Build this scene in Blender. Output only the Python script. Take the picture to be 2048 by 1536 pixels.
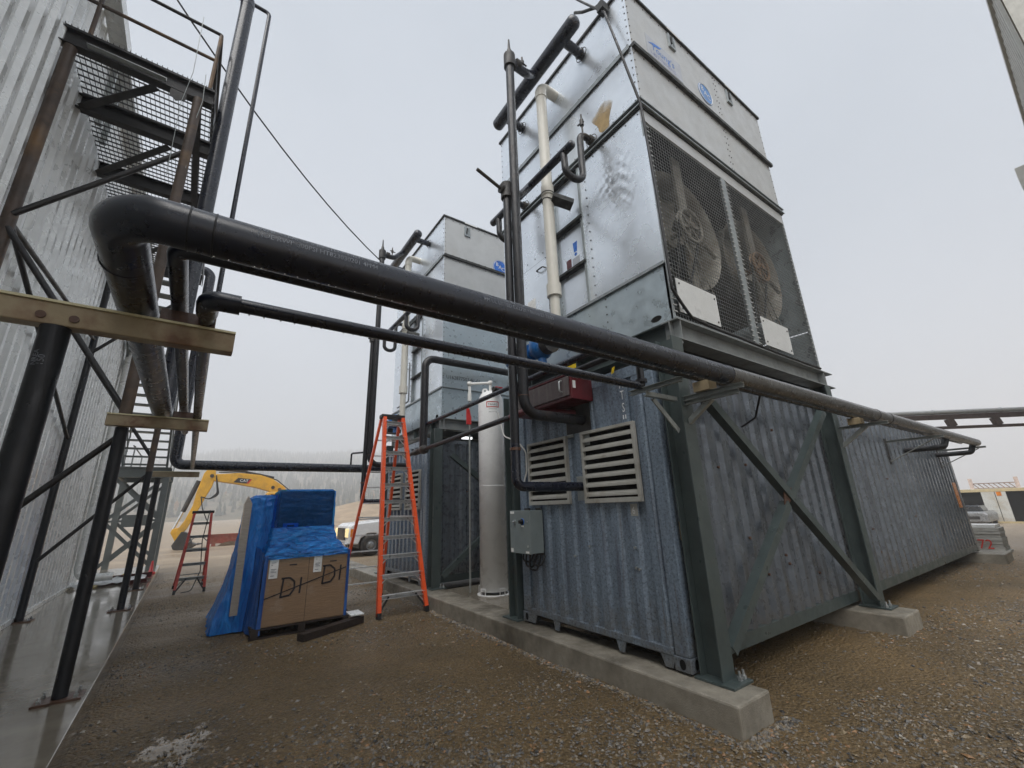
import bpy, bmesh, math, random
import numpy as np
from mathutils import Vector, Matrix
random.seed(7)
rng = np.random.default_rng(11)
for o in list(bpy.data.objects):
    bpy.data.objects.remove(o)
SC = bpy.context.scene
COL = SC.collection

# ------------------------------------------------------------------ camera
cam_d = bpy.data.cameras.new('camera')
cam = bpy.data.objects.new('camera', cam_d)
COL.objects.link(cam)
YAW, PIT, ROL = math.radians(35.184), math.radians(16.35), math.radians(1.9655)
fwd = Vector((math.sin(YAW) * math.cos(PIT), math.cos(YAW) * math.cos(PIT), math.sin(PIT)))
rgt = Vector((math.cos(YAW), -math.sin(YAW), 0))
dwn = -rgt.cross(fwd)
r2 = rgt * math.cos(ROL) + dwn * math.sin(ROL)
d2 = -rgt * math.sin(ROL) + dwn * math.cos(ROL)
M = Matrix((r2, -d2, -fwd)).transposed().to_4x4()
M.translation = (-3.584, -2.549, 1.440)
cam.matrix_world = M
cam_d.sensor_width = 36.0
cam_d.lens = 36.0 * 834.3 / 2048
cam_d.clip_start = 0.05
cam_d.clip_end = 4000
SC.camera = cam

# ------------------------------------------------------------------ world: overcast sky
world = bpy.data.worlds.new('World')
SC.world = world
world.use_nodes = True
wn = world.node_tree
wn.nodes.clear()
w_out = wn.nodes.new('ShaderNodeOutputWorld')
w_bg = wn.nodes.new('ShaderNodeBackground')
w_sky = wn.nodes.new('ShaderNodeTexSky')
w_sky.sky_type = 'NISHITA'
w_sky.sun_disc = False
w_sky.sun_elevation = math.radians(55)
w_sky.sun_rotation = math.radians(230)
w_sky.dust_density = 4.0
w_bg.inputs['Strength'].default_value = 0.054
w_mix = wn.nodes.new('ShaderNodeMix'); w_mix.data_type = 'RGBA'
w_mix.inputs['Factor'].default_value = 0.97
w_tc = wn.nodes.new('ShaderNodeTexCoord')
w_nz = wn.nodes.new('ShaderNodeTexNoise')
w_nz.inputs['Scale'].default_value = 1.6
w_nz.inputs['Detail'].default_value = 4.0
w_rmp = wn.nodes.new('ShaderNodeValToRGB')
w_rmp.color_ramp.elements[0].position = 0.3
w_rmp.color_ramp.elements[0].color = (3.65, 4.10, 4.70, 1)
w_rmp.color_ramp.elements[1].position = 0.75
w_rmp.color_ramp.elements[1].color = (4.6, 5.0, 5.6, 1)
L = wn.links.new
L(w_tc.outputs['Generated'], w_nz.inputs['Vector'])
L(w_nz.outputs['Fac'], w_rmp.inputs['Fac'])
L(w_sky.outputs['Color'], w_mix.inputs['A'])
L(w_rmp.outputs['Color'], w_mix.inputs['B'])
L(w_mix.outputs['Result'], w_bg.inputs['Color'])
L(w_bg.outputs['Background'], w_out.inputs['Surface'])

sun_d = bpy.data.lights.new('sun', 'SUN')
sun_d.energy = 1.5
sun_d.angle = math.radians(55)
sun_d.color = (1.0, 0.97, 0.93)
sun = bpy.data.objects.new('sun', sun_d)
COL.objects.link(sun)
# light from above, a little behind the camera's left shoulder
SUN_FROM = Vector((-0.50, -0.37, 0.79))
sun.rotation_euler = (-SUN_FROM).to_track_quat('-Z', 'Y').to_euler()

vs = SC.view_settings
vs.view_transform = 'Standard'
vs.look = 'None'
vs.exposure = 1.38
vs.gamma = 1.0
vs.use_curve_mapping = False
SC.cycles.use_denoising = True
SC.cycles.max_bounces = 8
SC.cycles.diffuse_bounces = 3
SC.cycles.glossy_bounces = 4
SC.cycles.transparent_max_bounces = 12
SC.cycles.volume_bounces = 2

# ------------------------------------------------------------------ materials
MATS = {}
def nd(nt, typ, **kw):
    n = nt.nodes.new(typ)
    for k, v in kw.items():
        if k in n.inputs.keys():
            n.inputs[k].default_value = v
        else:
            setattr(n, k, v)
    return n

def mat(name, base, rough=0.5, metal=0.0, var=0.25, vscale=6.0, bump=0.0, bscale=40.0, dirt=None,
        dirt_amt=0.5, dirt_scale=3.0, streak=False, coat=0.0, rvar=0.15, spec=0.5, stretch=None, dirt_pos=0.5,
        bdetail=5.0, emission=None, runs=None, splash=None):
    """Principled material: mottled base colour, a dirt / rust layer, roughness variation and fine bump."""
    m = bpy.data.materials.new(name)
    m.use_nodes = True
    nt = m.node_tree
    nt.nodes.clear()
    out = nd(nt, 'ShaderNodeOutputMaterial')
    bs = nd(nt, 'ShaderNodeBsdfPrincipled')
    nt.links.new(bs.outputs[0], out.inputs[0])
    bs.inputs['Metallic'].default_value = metal
    bs.inputs['Specular IOR Level'].default_value = spec
    bs.inputs['Coat Weight'].default_value = coat
    bs.inputs['Coat Roughness'].default_value = 0.12
    tc = nd(nt, 'ShaderNodeTexCoord')
    mp = nd(nt, 'ShaderNodeMapping')
    if stretch: mp.inputs['Scale'].default_value = stretch
    nt.links.new(tc.outputs['Object'], mp.inputs['Vector'])
    n1 = nd(nt, 'ShaderNodeTexNoise', Scale=vscale, Detail=6.0, Roughness=0.65)
    nt.links.new(mp.outputs[0], n1.inputs['Vector'])
    r1 = nd(nt, 'ShaderNodeValToRGB')
    lo = tuple(c * (1 - var) for c in base) + (1,)
    hi = tuple(min(1, c * (1 + var)) for c in base) + (1,)
    r1.color_ramp.elements[0].position = 0.32; r1.color_ramp.elements[0].color = lo
    r1.color_ramp.elements[1].position = 0.68; r1.color_ramp.elements[1].color = hi
    nt.links.new(n1.outputs['Fac'], r1.inputs['Fac'])
    col = r1.outputs['Color']
    if dirt is not None:
        mp2 = nd(nt, 'ShaderNodeMapping')
        if streak: mp2.inputs['Scale'].default_value = (5.0, 5.0, 0.45)
        nt.links.new(tc.outputs['Object'], mp2.inputs['Vector'])
        n2 = nd(nt, 'ShaderNodeTexNoise', Scale=dirt_scale, Detail=5.0, Roughness=0.58)
        nt.links.new(mp2.outputs[0], n2.inputs['Vector'])
        r2_ = nd(nt, 'ShaderNodeValToRGB')
        r2_.color_ramp.elements[0].position = dirt_pos; r2_.color_ramp.elements[0].color = (0, 0, 0, 1)
        r2_.color_ramp.elements[1].position = min(1, dirt_pos + 0.18); r2_.color_ramp.elements[1].color = (dirt_amt,) * 3 + (1,)
        nt.links.new(n2.outputs['Fac'], r2_.inputs['Fac'])
        mx = nd(nt, 'ShaderNodeMix', data_type='RGBA')
        nt.links.new(r2_.outputs['Color'], mx.inputs['Factor'])
        nt.links.new(col, mx.inputs['A'])
        mx.inputs['B'].default_value = tuple(dirt) + (1,)
        col = mx.outputs['Result']
    if runs is not None:
        mp3 = nd(nt, 'ShaderNodeMapping'); mp3.inputs['Scale'].default_value = (9.0, 9.0, 0.35)
        nt.links.new(tc.outputs['Object'], mp3.inputs['Vector'])
        n6 = nd(nt, 'ShaderNodeTexNoise', Scale=2.6, Detail=6.0, Roughness=0.6); nt.links.new(mp3.outputs[0], n6.inputs['Vector'])
        m6 = nd(nt, 'ShaderNodeMapRange'); m6.inputs['From Min'].default_value = 0.64; m6.inputs['From Max'].default_value = 0.76; m6.inputs['To Max'].default_value = 0.65
        nt.links.new(n6.outputs['Fac'], m6.inputs['Value'])
        x6 = nd(nt, 'ShaderNodeMix', data_type='RGBA'); nt.links.new(m6.outputs[0], x6.inputs['Factor']); nt.links.new(col, x6.inputs['A']); x6.inputs['B'].default_value = tuple(runs) + (1,)
        col = x6.outputs['Result']
    if splash is not None:
        sz = nd(nt, 'ShaderNodeSeparateXYZ'); nt.links.new(tc.outputs['Object'], sz.inputs[0])
        n7 = nd(nt, 'ShaderNodeTexNoise', Scale=7.0, Detail=7.0, Roughness=0.65); nt.links.new(tc.outputs['Object'], n7.inputs['Vector'])
        h7 = nd(nt, 'ShaderNodeMapRange'); h7.inputs['From Min'].default_value = 0.0; h7.inputs['From Max'].default_value = 1.0; h7.inputs['To Min'].default_value = 0.42; h7.inputs['To Max'].default_value = -0.25
        nt.links.new(sz.outputs['Z'], h7.inputs['Value'])
        a7 = nd(nt, 'ShaderNodeMath', operation='ADD'); nt.links.new(n7.outputs['Fac'], a7.inputs[0]); nt.links.new(h7.outputs[0], a7.inputs[1])
        m7 = nd(nt, 'ShaderNodeMapRange'); m7.inputs['From Min'].default_value = 0.62; m7.inputs['From Max'].default_value = 0.95; m7.inputs['To Max'].default_value = 0.6; nt.links.new(a7.outputs[0], m7.inputs['Value'])
        x7 = nd(nt, 'ShaderNodeMix', data_type='RGBA'); nt.links.new(m7.outputs[0], x7.inputs['Factor']); nt.links.new(col, x7.inputs['A']); x7.inputs['B'].default_value = tuple(splash) + (1,)
        col = x7.outputs['Result']
    nt.links.new(col, bs.inputs['Base Color'])
    n3 = nd(nt, 'ShaderNodeTexNoise', Scale=vscale * 1.7, Detail=4.0)
    nt.links.new(mp.outputs[0], n3.inputs['Vector'])
    mr = nd(nt, 'ShaderNodeMapRange')
    mr.inputs['From Min'].default_value = 0.3; mr.inputs['From Max'].default_value = 0.7
    mr.inputs['To Min'].default_value = max(0.03, rough - rvar); mr.inputs['To Max'].default_value = min(1, rough + rvar)
    nt.links.new(n3.outputs['Fac'], mr.inputs['Value'])
    nt.links.new(mr.outputs[0], bs.inputs['Roughness'])
    if bump > 0:
        n4 = nd(nt, 'ShaderNodeTexNoise', Scale=bscale, Detail=bdetail)
        nt.links.new(mp.outputs[0], n4.inputs['Vector'])
        bp = nd(nt, 'ShaderNodeBump', Strength=bump, Distance=0.02 if bdetail > 2 else 0.25)
        nt.links.new(n4.outputs['Fac'], bp.inputs['Height'])
        nt.links.new(bp.outputs[0], bs.inputs['Normal'])
    if emission:
        bs.inputs['Emission Color'].default_value = tuple(emission[0]) + (1,)
        bs.inputs['Emission Strength'].default_value = emission[1]
    MATS[name] = m
    return m

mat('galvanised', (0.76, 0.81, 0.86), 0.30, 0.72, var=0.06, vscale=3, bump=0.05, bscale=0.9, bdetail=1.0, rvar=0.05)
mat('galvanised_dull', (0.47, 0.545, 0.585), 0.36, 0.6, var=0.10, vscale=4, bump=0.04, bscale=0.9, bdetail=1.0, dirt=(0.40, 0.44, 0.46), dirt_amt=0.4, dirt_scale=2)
mat('galvanised_white', (0.50, 0.51, 0.505), 0.45, 0.35, var=0.07, vscale=3, bump=0.03, bscale=5, dirt=(0.42, 0.39, 0.34), dirt_amt=0.55, dirt_scale=0.9, dirt_pos=0.56)
mat('dented', (0.76, 0.81, 0.86), 0.26, 0.75, var=0.05, vscale=3, bump=0.05, bscale=0.9, bdetail=1.0, rvar=0.04)
mat('rib_grey', (0.30, 0.33, 0.34), 0.45, 0.5, var=0.2, vscale=8)
mat('seam_black', (0.02, 0.022, 0.022), 0.6, 0.0, var=0.3, dirt=(0.12, 0.12, 0.11), dirt_amt=0.4, dirt_scale=12)
mat('steel_green', (0.054, 0.072, 0.071), 0.42, 0.0, var=0.18, vscale=4, bump=0.05, bscale=50, dirt=(0.10, 0.05, 0.025), dirt_amt=0.6, dirt_scale=2.4, dirt_pos=0.66, coat=0.15)
mat('steel_grey', (0.20, 0.215, 0.215), 0.5, 0.0, var=0.2, vscale=5, bump=0.05, bscale=40, dirt=(0.12, 0.07, 0.04), dirt_amt=0.6, dirt_scale=4, dirt_pos=0.62)
mat('container_blue', (0.185, 0.235, 0.295), 0.34, 0.2, var=0.34, vscale=30, bump=0.06, bscale=60, dirt=(0.085, 0.10, 0.135), dirt_amt=0.7, dirt_scale=2.2, streak=True, dirt_pos=0.5, coat=0.2, runs=(0.10, 0.075, 0.06), splash=(0.12, 0.105, 0.08))
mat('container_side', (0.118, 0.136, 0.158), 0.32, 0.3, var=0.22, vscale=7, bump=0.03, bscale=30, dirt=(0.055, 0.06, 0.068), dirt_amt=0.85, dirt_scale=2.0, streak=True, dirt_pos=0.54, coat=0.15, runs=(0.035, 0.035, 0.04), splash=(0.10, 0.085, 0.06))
mat('black_pipe', (0.0045, 0.007, 0.017), 0.29, 0.0, var=0.2, vscale=10, bump=0.015, bscale=120, rvar=0.05, coat=0.0, spec=0.7, dirt=(0.009, 0.010, 0.016), dirt_amt=0.5, dirt_scale=7, dirt_pos=0.6)
mat('grey_pipe', (0.015, 0.015, 0.0175), 0.38, 0.1, var=0.3, vscale=12, bump=0.1, bscale=80, dirt=(0.08, 0.05, 0.035), dirt_amt=0.5, dirt_scale=5, dirt_pos=0.6, stretch=(3, 3, 0.6))
mat('galv_pipe', (0.085, 0.083, 0.080), 0.36, 0.35, var=0.3, vscale=14, bump=0.1, bscale=60, dirt=(0.05, 0.045, 0.04), dirt_amt=0.6, dirt_scale=4, coat=0.3)
mat('rack_steel', (0.016, 0.0145, 0.015), 0.45, 0.0, var=0.3, vscale=6, bump=0.1, bscale=60, dirt=(0.05, 0.03, 0.02), dirt_amt=0.55, dirt_scale=3, dirt_pos=0.58)
mat('rack_post', (0.005, 0.006, 0.009), 0.4, 0.0, var=0.3, vscale=6, bump=0.08, bscale=60, dirt=(0.045, 0.03, 0.02), dirt_amt=0.5, dirt_scale=3, dirt_pos=0.62)
mat('rust_post', (0.085, 0.06, 0.045), 0.55, 0.0, var=0.4, vscale=4, bump=0.1, bscale=50, dirt=(0.22, 0.12, 0.04), dirt_amt=0.7, dirt_scale=2, dirt_pos=0.5)
mat('cream_paint', (0.66, 0.60, 0.38), 0.45, var=0.08, dirt=(0.3, 0.2, 0.1), dirt_amt=0.4, dirt_scale=6, dirt_pos=0.6)
mat('beige_beam', (0.36, 0.285, 0.175), 0.5, 0.0, var=0.15, vscale=5, bump=0.1, bscale=50, dirt=(0.15, 0.065, 0.03), dirt_amt=0.85, dirt_scale=5, dirt_pos=0.5)
mat('strut_galv', (0.33, 0.35, 0.34), 0.42, 0.55, var=0.2, vscale=10, dirt=(0.12, 0.075, 0.05), dirt_amt=0.5, dirt_scale=9, dirt_pos=0.58)
mat('siding', (0.80, 0.81, 0.79), 0.30, 0.30, var=0.06, vscale=3, bump=0.02, bscale=10, dirt=(0.50, 0.50, 0.48), dirt_amt=0.5, dirt_scale=1.6, streak=True, dirt_pos=0.55)
mat('concrete', (0.27, 0.245, 0.20), 0.55, 0.0, var=0.22, vscale=7, bump=0.25, bscale=90, dirt=(0.085, 0.075, 0.056), dirt_amt=0.95, dirt_scale=1.0, dirt_pos=0.46, rvar=0.2)
mat('wet_slab', (0.235, 0.205, 0.16), 0.13, 0.0, var=0.18, vscale=2.5, bump=0.03, bscale=20, dirt=(0.15, 0.125, 0.09), dirt_amt=0.7, dirt_scale=1.1, rvar=0.09, coat=0.3)
mat('white_tank', (0.88, 0.885, 0.88), 0.32, 0.0, var=0.03, vscale=3, coat=0.2)
mat('pvc', (0.66, 0.64, 0.57), 0.4, 0.0, var=0.06, vscale=4)
mat('white_pvc', (0.75, 0.75, 0.72), 0.4, 0.0, var=0.05)
mat('pump_blue', (0.012, 0.12, 0.36), 0.38, 0.0, var=0.2, vscale=8, coat=0.2)
mat('hose_box_red', (0.105, 0.010, 0.014), 0.4, 0.0, var=0.25, vscale=6, dirt=(0.05, 0.01, 0.01), dirt_amt=0.5, dirt_scale=5, coat=0.2)
mat('hose_box_door', (0.075, 0.055, 0.055), 0.42, 0.1, var=0.3, vscale=10, dirt=(0.17, 0.155, 0.15), dirt_amt=0.55, dirt_scale=3, streak=True, coat=0.2)
mat('bright_red', (0.55, 0.02, 0.02), 0.4)
mat('control_grey', (0.20, 0.235, 0.235), 0.42, 0.0, var=0.06, bump=0.03, bscale=200)
mat('louvre_beige', (0.37, 0.365, 0.335), 0.5, 0.0, var=0.1, vscale=8, dirt=(0.22, 0.19, 0.14), dirt_amt=0.6, dirt_scale=5, dirt_pos=0.52)
mat('dark_void', (0.012, 0.012, 0.012), 0.9, spec=0.1)
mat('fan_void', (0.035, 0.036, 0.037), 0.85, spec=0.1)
mat('fan_metal', (0.26, 0.245, 0.21), 0.55, 0.25, var=0.3, vscale=6, dirt=(0.14, 0.10, 0.06), dirt_amt=0.6, dirt_scale=4)
mat('fan_rust', (0.25, 0.15, 0.08), 0.6, 0.2, var=0.35, vscale=9, dirt=(0.30, 0.27, 0.2), dirt_amt=0.6, dirt_scale=8)
mat('wire', (0.25, 0.26, 0.26), 0.45, 0.5)
mat('plate_white', (0.66, 0.67, 0.66), 0.45, 0.2, var=0.06, dirt=(0.33, 0.33, 0.32), dirt_amt=0.6, dirt_scale=6, dirt_pos=0.6)
mat('rust_plate', (0.085, 0.038, 0.02), 0.5, 0.0, var=0.4, vscale=15, bump=0.15, bscale=60, coat=0.3)
mat('bolt', (0.50, 0.52, 0.52), 0.35, 0.8)
mat('rivet', (0.10, 0.10, 0.10), 0.5, 0.5)
mat('decal_blue', (0.015, 0.14, 0.55), 0.35)
mat('decal_blue_faded', (0.10, 0.24, 0.52), 0.45, var=0.3, vscale=3)
mat('decal_pale', (0.43, 0.455, 0.50), 0.5, var=0.06)
mat('decal_lilac', (0.17, 0.20, 0.42), 0.5)
mat('decal_sky', (0.05, 0.18, 0.55), 0.5)
mat('ink_white', (0.75, 0.76, 0.76), 0.5)
mat('ink_grey', (0.20, 0.215, 0.24), 0.55, var=0.5, vscale=30)
mat('ink_black', (0.02, 0.022, 0.025), 0.6)
mat('ink_red', (0.50, 0.03, 0.02), 0.5)
mat('ink_marker', (0.018, 0.014, 0.018), 0.6, var=0.4, vscale=25)
mat('rust_stain', (0.46, 0.33, 0.16), 0.5, 0.2, var=0.25, vscale=7)
mat('ink_white_', (0.7, 0.7, 0.7), 0.5)
mat('yellow_tag', (0.75, 0.52, 0.02), 0.45)
mat('white_label', (0.78, 0.78, 0.76), 0.5)
mat('orange_rail', (0.85, 0.10, 0.02), 0.40, var=0.08, vscale=10, coat=0.15)
mat('red_rail', (0.50, 0.05, 0.035), 0.45, var=0.15, vscale=8, dirt=(0.2, 0.1, 0.08), dirt_amt=0.4, dirt_scale=9)
mat('aluminium', (0.68, 0.69, 0.69), 0.38, 0.55, var=0.12, vscale=10)
mat('black_plastic', (0.014, 0.014, 0.015), 0.45)
mat('cable_black', (0.014, 0.014, 0.016), 0.5)
mat('cardboard', (0.27, 0.17, 0.095), 0.42, 0.0, var=0.10, vscale=4, bump=0.25, bscale=9, coat=0.45, stretch=(1.2, 1, 7.0), dirt=(0.42, 0.36, 0.30), dirt_amt=0.45, dirt_scale=3.5, dirt_pos=0.6)
mat('cabinet_teal', (0.022, 0.045, 0.055), 0.3, var=0.1)
mat('wood_dark', (0.026, 0.017, 0.013), 0.6, var=0.4, vscale=5, bump=0.2, bscale=30, stretch=(1, 8, 8))
mat('wood_pale', (0.45, 0.36, 0.25), 0.6, var=0.2, vscale=6)
mat('excavator_yellow', (0.62, 0.34, 0.03), 0.45, var=0.1, vscale=3, dirt=(0.25, 0.16, 0.06), dirt_amt=0.5, dirt_scale=2)
mat('dark_steel', (0.035, 0.033, 0.032), 0.5, 0.2, var=0.3, dirt=(0.12, 0.09, 0.06), dirt_amt=0.5, dirt_scale=2)
mat('chrome', (0.75, 0.75, 0.75), 0.15, 1.0)
mat('truck_white', (0.74, 0.75, 0.76), 0.25, 0.0, var=0.03, coat=0.6)
mat('tyre', (0.018, 0.017, 0.016), 0.75, dirt=(0.10, 0.08, 0.06), dirt_amt=0.5, dirt_scale=6)
mat('glass_dark', (0.02, 0.024, 0.028), 0.08, 0.0, spec=0.8)
mat('lamp_lit', (0.9, 0.75, 0.4), 0.3, emission=((1.0, 0.72, 0.35), 0.25))
mat('lamp_white', (0.9, 0.9, 0.9), 0.3, emission=((0.95, 0.98, 1.0), 0.55))
mat('amber', (0.75, 0.22, 0.01), 0.3)
mat('silver_paint', (0.28, 0.29, 0.30), 0.35, 0.5)
mat('site_white', (0.62, 0.62, 0.58), 0.5, var=0.08, dirt=(0.35, 0.26, 0.14), dirt_amt=0.5, dirt_scale=1.5)
mat('yellow_rim', (0.55, 0.45, 0.26), 0.5, var=0.15)
mat('pale_post', (0.62, 0.50, 0.44), 0.6)
mat('lattice_brown', (0.26, 0.17, 0.12), 0.6)
mat('corner_board', (0.36, 0.32, 0.27), 0.35, var=0.15, vscale=6, bump=0.3, bscale=14, coat=0.5, stretch=(1, 1, 6))
mat('stack_grey', (0.36, 0.36, 0.34), 0.7, var=0.3, vscale=5, dirt=(0.22, 0.2, 0.17), dirt_amt=0.6, dirt_scale=6, stretch=(1, 1, 6))
mat('tarp_yellow', (0.50, 0.36, 0.01), 0.5, var=0.2, vscale=10, bump=0.3, bscale=25)
mat('red_channel', (0.09, 0.018, 0.018), 0.5, var=0.2)
mat('red_rust', (0.30, 0.07, 0.045), 0.6, var=0.3, dirt=(0.25, 0.17, 0.12), dirt_amt=0.6, dirt_scale=3)
mat('sheet_white', (0.62, 0.63, 0.62), 0.35, var=0.1, coat=0.3)
mat('right_siding', (0.40, 0.395, 0.36), 0.45, 0.2, var=0.1, dirt=(0.25, 0.25, 0.22), dirt_amt=0.4, streak=True)
mat('bridge_brown', (0.07, 0.05, 0.045), 0.55, var=0.3)
mat('lagging', (0.50, 0.51, 0.52), 0.45, 0.4, var=0.1)
mat('bark', (0.06, 0.045, 0.03), 0.8)
mat('stair_galv', (0.17, 0.19, 0.19), 0.45, 0.35, var=0.12, vscale=4)
mat('dirt_pile', (0.11, 0.075, 0.045), 0.8, var=0.35, vscale=2, bump=0.6, bscale=6)

def mat_ground():
    m = bpy.data.materials.new('ground')
    m.use_nodes = True
    nt = m.node_tree; nt.nodes.clear()
    out = nd(nt, 'ShaderNodeOutputMaterial'); bs = nd(nt, 'ShaderNodeBsdfPrincipled')
    nt.links.new(bs.outputs[0], out.inputs[0])
    tc = nd(nt, 'ShaderNodeTexCoord')
    a = nd(nt, 'ShaderNodeTexNoise', Scale=0.55, Detail=7.0, Roughness=0.6)
    b = nd(nt, 'ShaderNodeTexNoise', Scale=26.0, Detail=6.0, Roughness=0.75)
    v = nd(nt, 'ShaderNodeTexVoronoi', Scale=34.0)
    for n in (a, b, v): nt.links.new(tc.outputs['Object'], n.inputs['Vector'])
    ra = nd(nt, 'ShaderNodeValToRGB')
    ra.color_ramp.elements[0].position = 0.35; ra.color_ramp.elements[0].color = (0.118, 0.081, 0.035, 1)
    ra.color_ramp.elements[1].position = 0.66; ra.color_ramp.elements[1].color = (0.215, 0.144, 0.064, 1)
    nt.links.new(a.outputs['Fac'], ra.inputs['Fac'])
    rb = nd(nt, 'ShaderNodeValToRGB')
    rb.color_ramp.elements[0].position = 0.33; rb.color_ramp.elements[0].color = (0.42, 0.42, 0.43, 1)
    rb.color_ramp.elements[1].position = 0.66; rb.color_ramp.elements[1].color = (1.35, 1.32, 1.25, 1)
    nt.links.new(b.outputs['Fac'], rb.inputs['Fac'])
    mx = nd(nt, 'ShaderNodeMix', data_type='RGBA', blend_type='MULTIPLY')
    mx.inputs['Factor'].default_value = 0.85
    nt.links.new(ra.outputs['Color'], mx.inputs['A']); nt.links.new(rb.outputs['Color'], mx.inputs['B'])
    # stones pressed into the dirt
    rv = nd(nt, 'ShaderNodeValToRGB')
    rv.color_ramp.elements[0].position = 0.0; rv.color_ramp.elements[0].color = (0.75, 0.75, 0.75, 1)
    rv.color_ramp.elements[1].position = 0.35; rv.color_ramp.elements[1].color = (0, 0, 0, 1)
    nt.links.new(v.outputs['Distance'], rv.inputs['Fac'])
    hs = nd(nt, 'ShaderNodeMix', data_type='RGBA')
    cr = nd(nt, 'ShaderNodeValToRGB')
    for p, c in ((0.0, (0.06, 0.06, 0.065, 1)), (0.35, (0.11, 0.10, 0.09, 1)), (0.7, (0.17, 0.12, 0.07, 1)), (1.0, (0.24, 0.21, 0.17, 1))):
        if p in (0.0, 1.0):
            e = cr.color_ramp.elements[0 if p == 0 else -1]
        else:
            e = cr.color_ramp.elements.new(p)
        e.position = p; e.color = c
    sep = nd(nt, 'ShaderNodeSeparateColor')
    nt.links.new(v.outputs['Color'], sep.inputs[0]); nt.links.new(sep.outputs[0], cr.inputs['Fac'])
    nt.links.new(rv.outputs['Color'], hs.inputs['Factor'])
    nt.links.new(mx.outputs['Result'], hs.inputs['A']); nt.links.new(cr.outputs['Color'], hs.inputs['B'])
    # the trodden yard beyond is paler
    gp = nd(nt, 'ShaderNodeNewGeometry'); sx = nd(nt, 'ShaderNodeSeparateXYZ')
    nt.links.new(gp.outputs['Position'], sx.inputs[0])
    ln = nd(nt, 'ShaderNodeVectorMath', operation='LENGTH'); nt.links.new(gp.outputs['Position'], ln.inputs[0])
    mr = nd(nt, 'ShaderNodeMapRange'); mr.inputs['From Min'].default_value = 9.0; mr.inputs['From Max'].default_value = 17.0
    nt.links.new(ln.outputs['Value'], mr.inputs['Value'])
    n5 = nd(nt, 'ShaderNodeTexNoise', Scale=0.25, Detail=5.0)
    mps = nd(nt, 'ShaderNodeMapping'); mps.inputs['Scale'].default_value = (0.5, 3.0, 1)
    nt.links.new(tc.outputs['Object'], mps.inputs['Vector']); nt.links.new(mps.outputs[0], n5.inputs['Vector'])
    r5 = nd(nt, 'ShaderNodeValToRGB')
    r5.color_ramp.elements[0].position = 0.38; r5.color_ramp.elements[0].color = (0.27, 0.20, 0.13, 1)
    r5.color_ramp.elements[1].position = 0.62; r5.color_ramp.elements[1].color = (0.42, 0.34, 0.25, 1)
    nt.links.new(n5.outputs['Fac'], r5.inputs['Fac'])
    far = nd(nt, 'ShaderNodeMix', data_type='RGBA')
    nt.links.new(mr.outputs[0], far.inputs['Factor'])
    nt.links.new(hs.outputs['Result'], far.inputs['A']); nt.links.new(r5.outputs['Color'], far.inputs['B'])
    nt.links.new(far.outputs['Result'], bs.inputs['Base Color'])
    rr = nd(nt, 'ShaderNodeMapRange')
    rr.inputs['From Min'].default_value = 0.35; rr.inputs['From Max'].default_value = 0.65
    rr.inputs['To Min'].default_value = 0.34; rr.inputs['To Max'].default_value = 0.75
    nt.links.new(n5.outputs['Fac'], rr.inputs['Value'])
    # standing water in the low spot beside the apron
    pc = nd(nt, 'ShaderNodeVectorMath', operation='SUBTRACT'); pc.inputs[1].default_value = (-3.55, 2.05, -0.235); nt.links.new(gp.outputs['Position'], pc.inputs[0])
    ps = nd(nt, 'ShaderNodeVectorMath', operation='MULTIPLY'); ps.inputs[1].default_value = (1.3, 1.0, 0.0); nt.links.new(pc.outputs[0], ps.inputs[0])
    pl = nd(nt, 'ShaderNodeVectorMath', operation='LENGTH'); nt.links.new(ps.outputs[0], pl.inputs[0])
    pn = nd(nt, 'ShaderNodeTexNoise', Scale=7.0, Detail=6.0, Roughness=0.65); nt.links.new(tc.outputs['Object'], pn.inputs['Vector'])
    pa = nd(nt, 'ShaderNodeMath', operation='MULTIPLY_ADD'); pa.inputs[1].default_value = 1.6; nt.links.new(pn.outputs['Fac'], pa.inputs[0]); nt.links.new(pl.outputs['Value'], pa.inputs[2])
    pm = nd(nt, 'ShaderNodeMapRange'); pm.inputs['From Min'].default_value = 1.12; pm.inputs['From Max'].default_value = 0.98; nt.links.new(pa.outputs[0], pm.inputs['Value'])
    rw = nd(nt, 'ShaderNodeMix', data_type='FLOAT'); nt.links.new(pm.outputs[0], rw.inputs[0]); nt.links.new(rr.outputs[0], rw.inputs[2]); rw.inputs[3].default_value = 0.06
    nt.links.new(rw.outputs[0], bs.inputs['Roughness'])
    ad = nd(nt, 'ShaderNodeMath', operation='SUBTRACT'); nt.links.new(b.outputs['Fac'], ad.inputs[0]); nt.links.new(v.outputs['Distance'], ad.inputs[1])
    bp = nd(nt, 'ShaderNodeBump', Distance=0.025)
    ib = nd(nt, 'ShaderNodeMapRange'); ib.inputs['To Min'].default_value = 1.0; ib.inputs['To Max'].default_value = 0.06; nt.links.new(pm.outputs[0], ib.inputs['Value']); nt.links.new(ib.outputs[0], bp.inputs['Strength'])
    nt.links.new(ad.outputs[0], bp.inputs['Height']); nt.links.new(bp.outputs[0], bs.inputs['Normal'])
    MATS['ground'] = m
mat_ground()

def mat_attr(name, rough=0.6, rvar=0.2):
    m = bpy.data.materials.new(name); m.use_nodes = True
    nt = m.node_tree; bs = nt.nodes['Principled BSDF']
    at = nd(nt, 'ShaderNodeAttribute'); at.attribute_name = 'tone'
    nt.links.new(at.outputs['Color'], bs.inputs['Base Color'])
    bs.inputs['Roughness'].default_value = rough
    MATS[name] = m
mat_attr('stone', 0.42)
mat_attr('foliage', 0.8)

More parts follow.
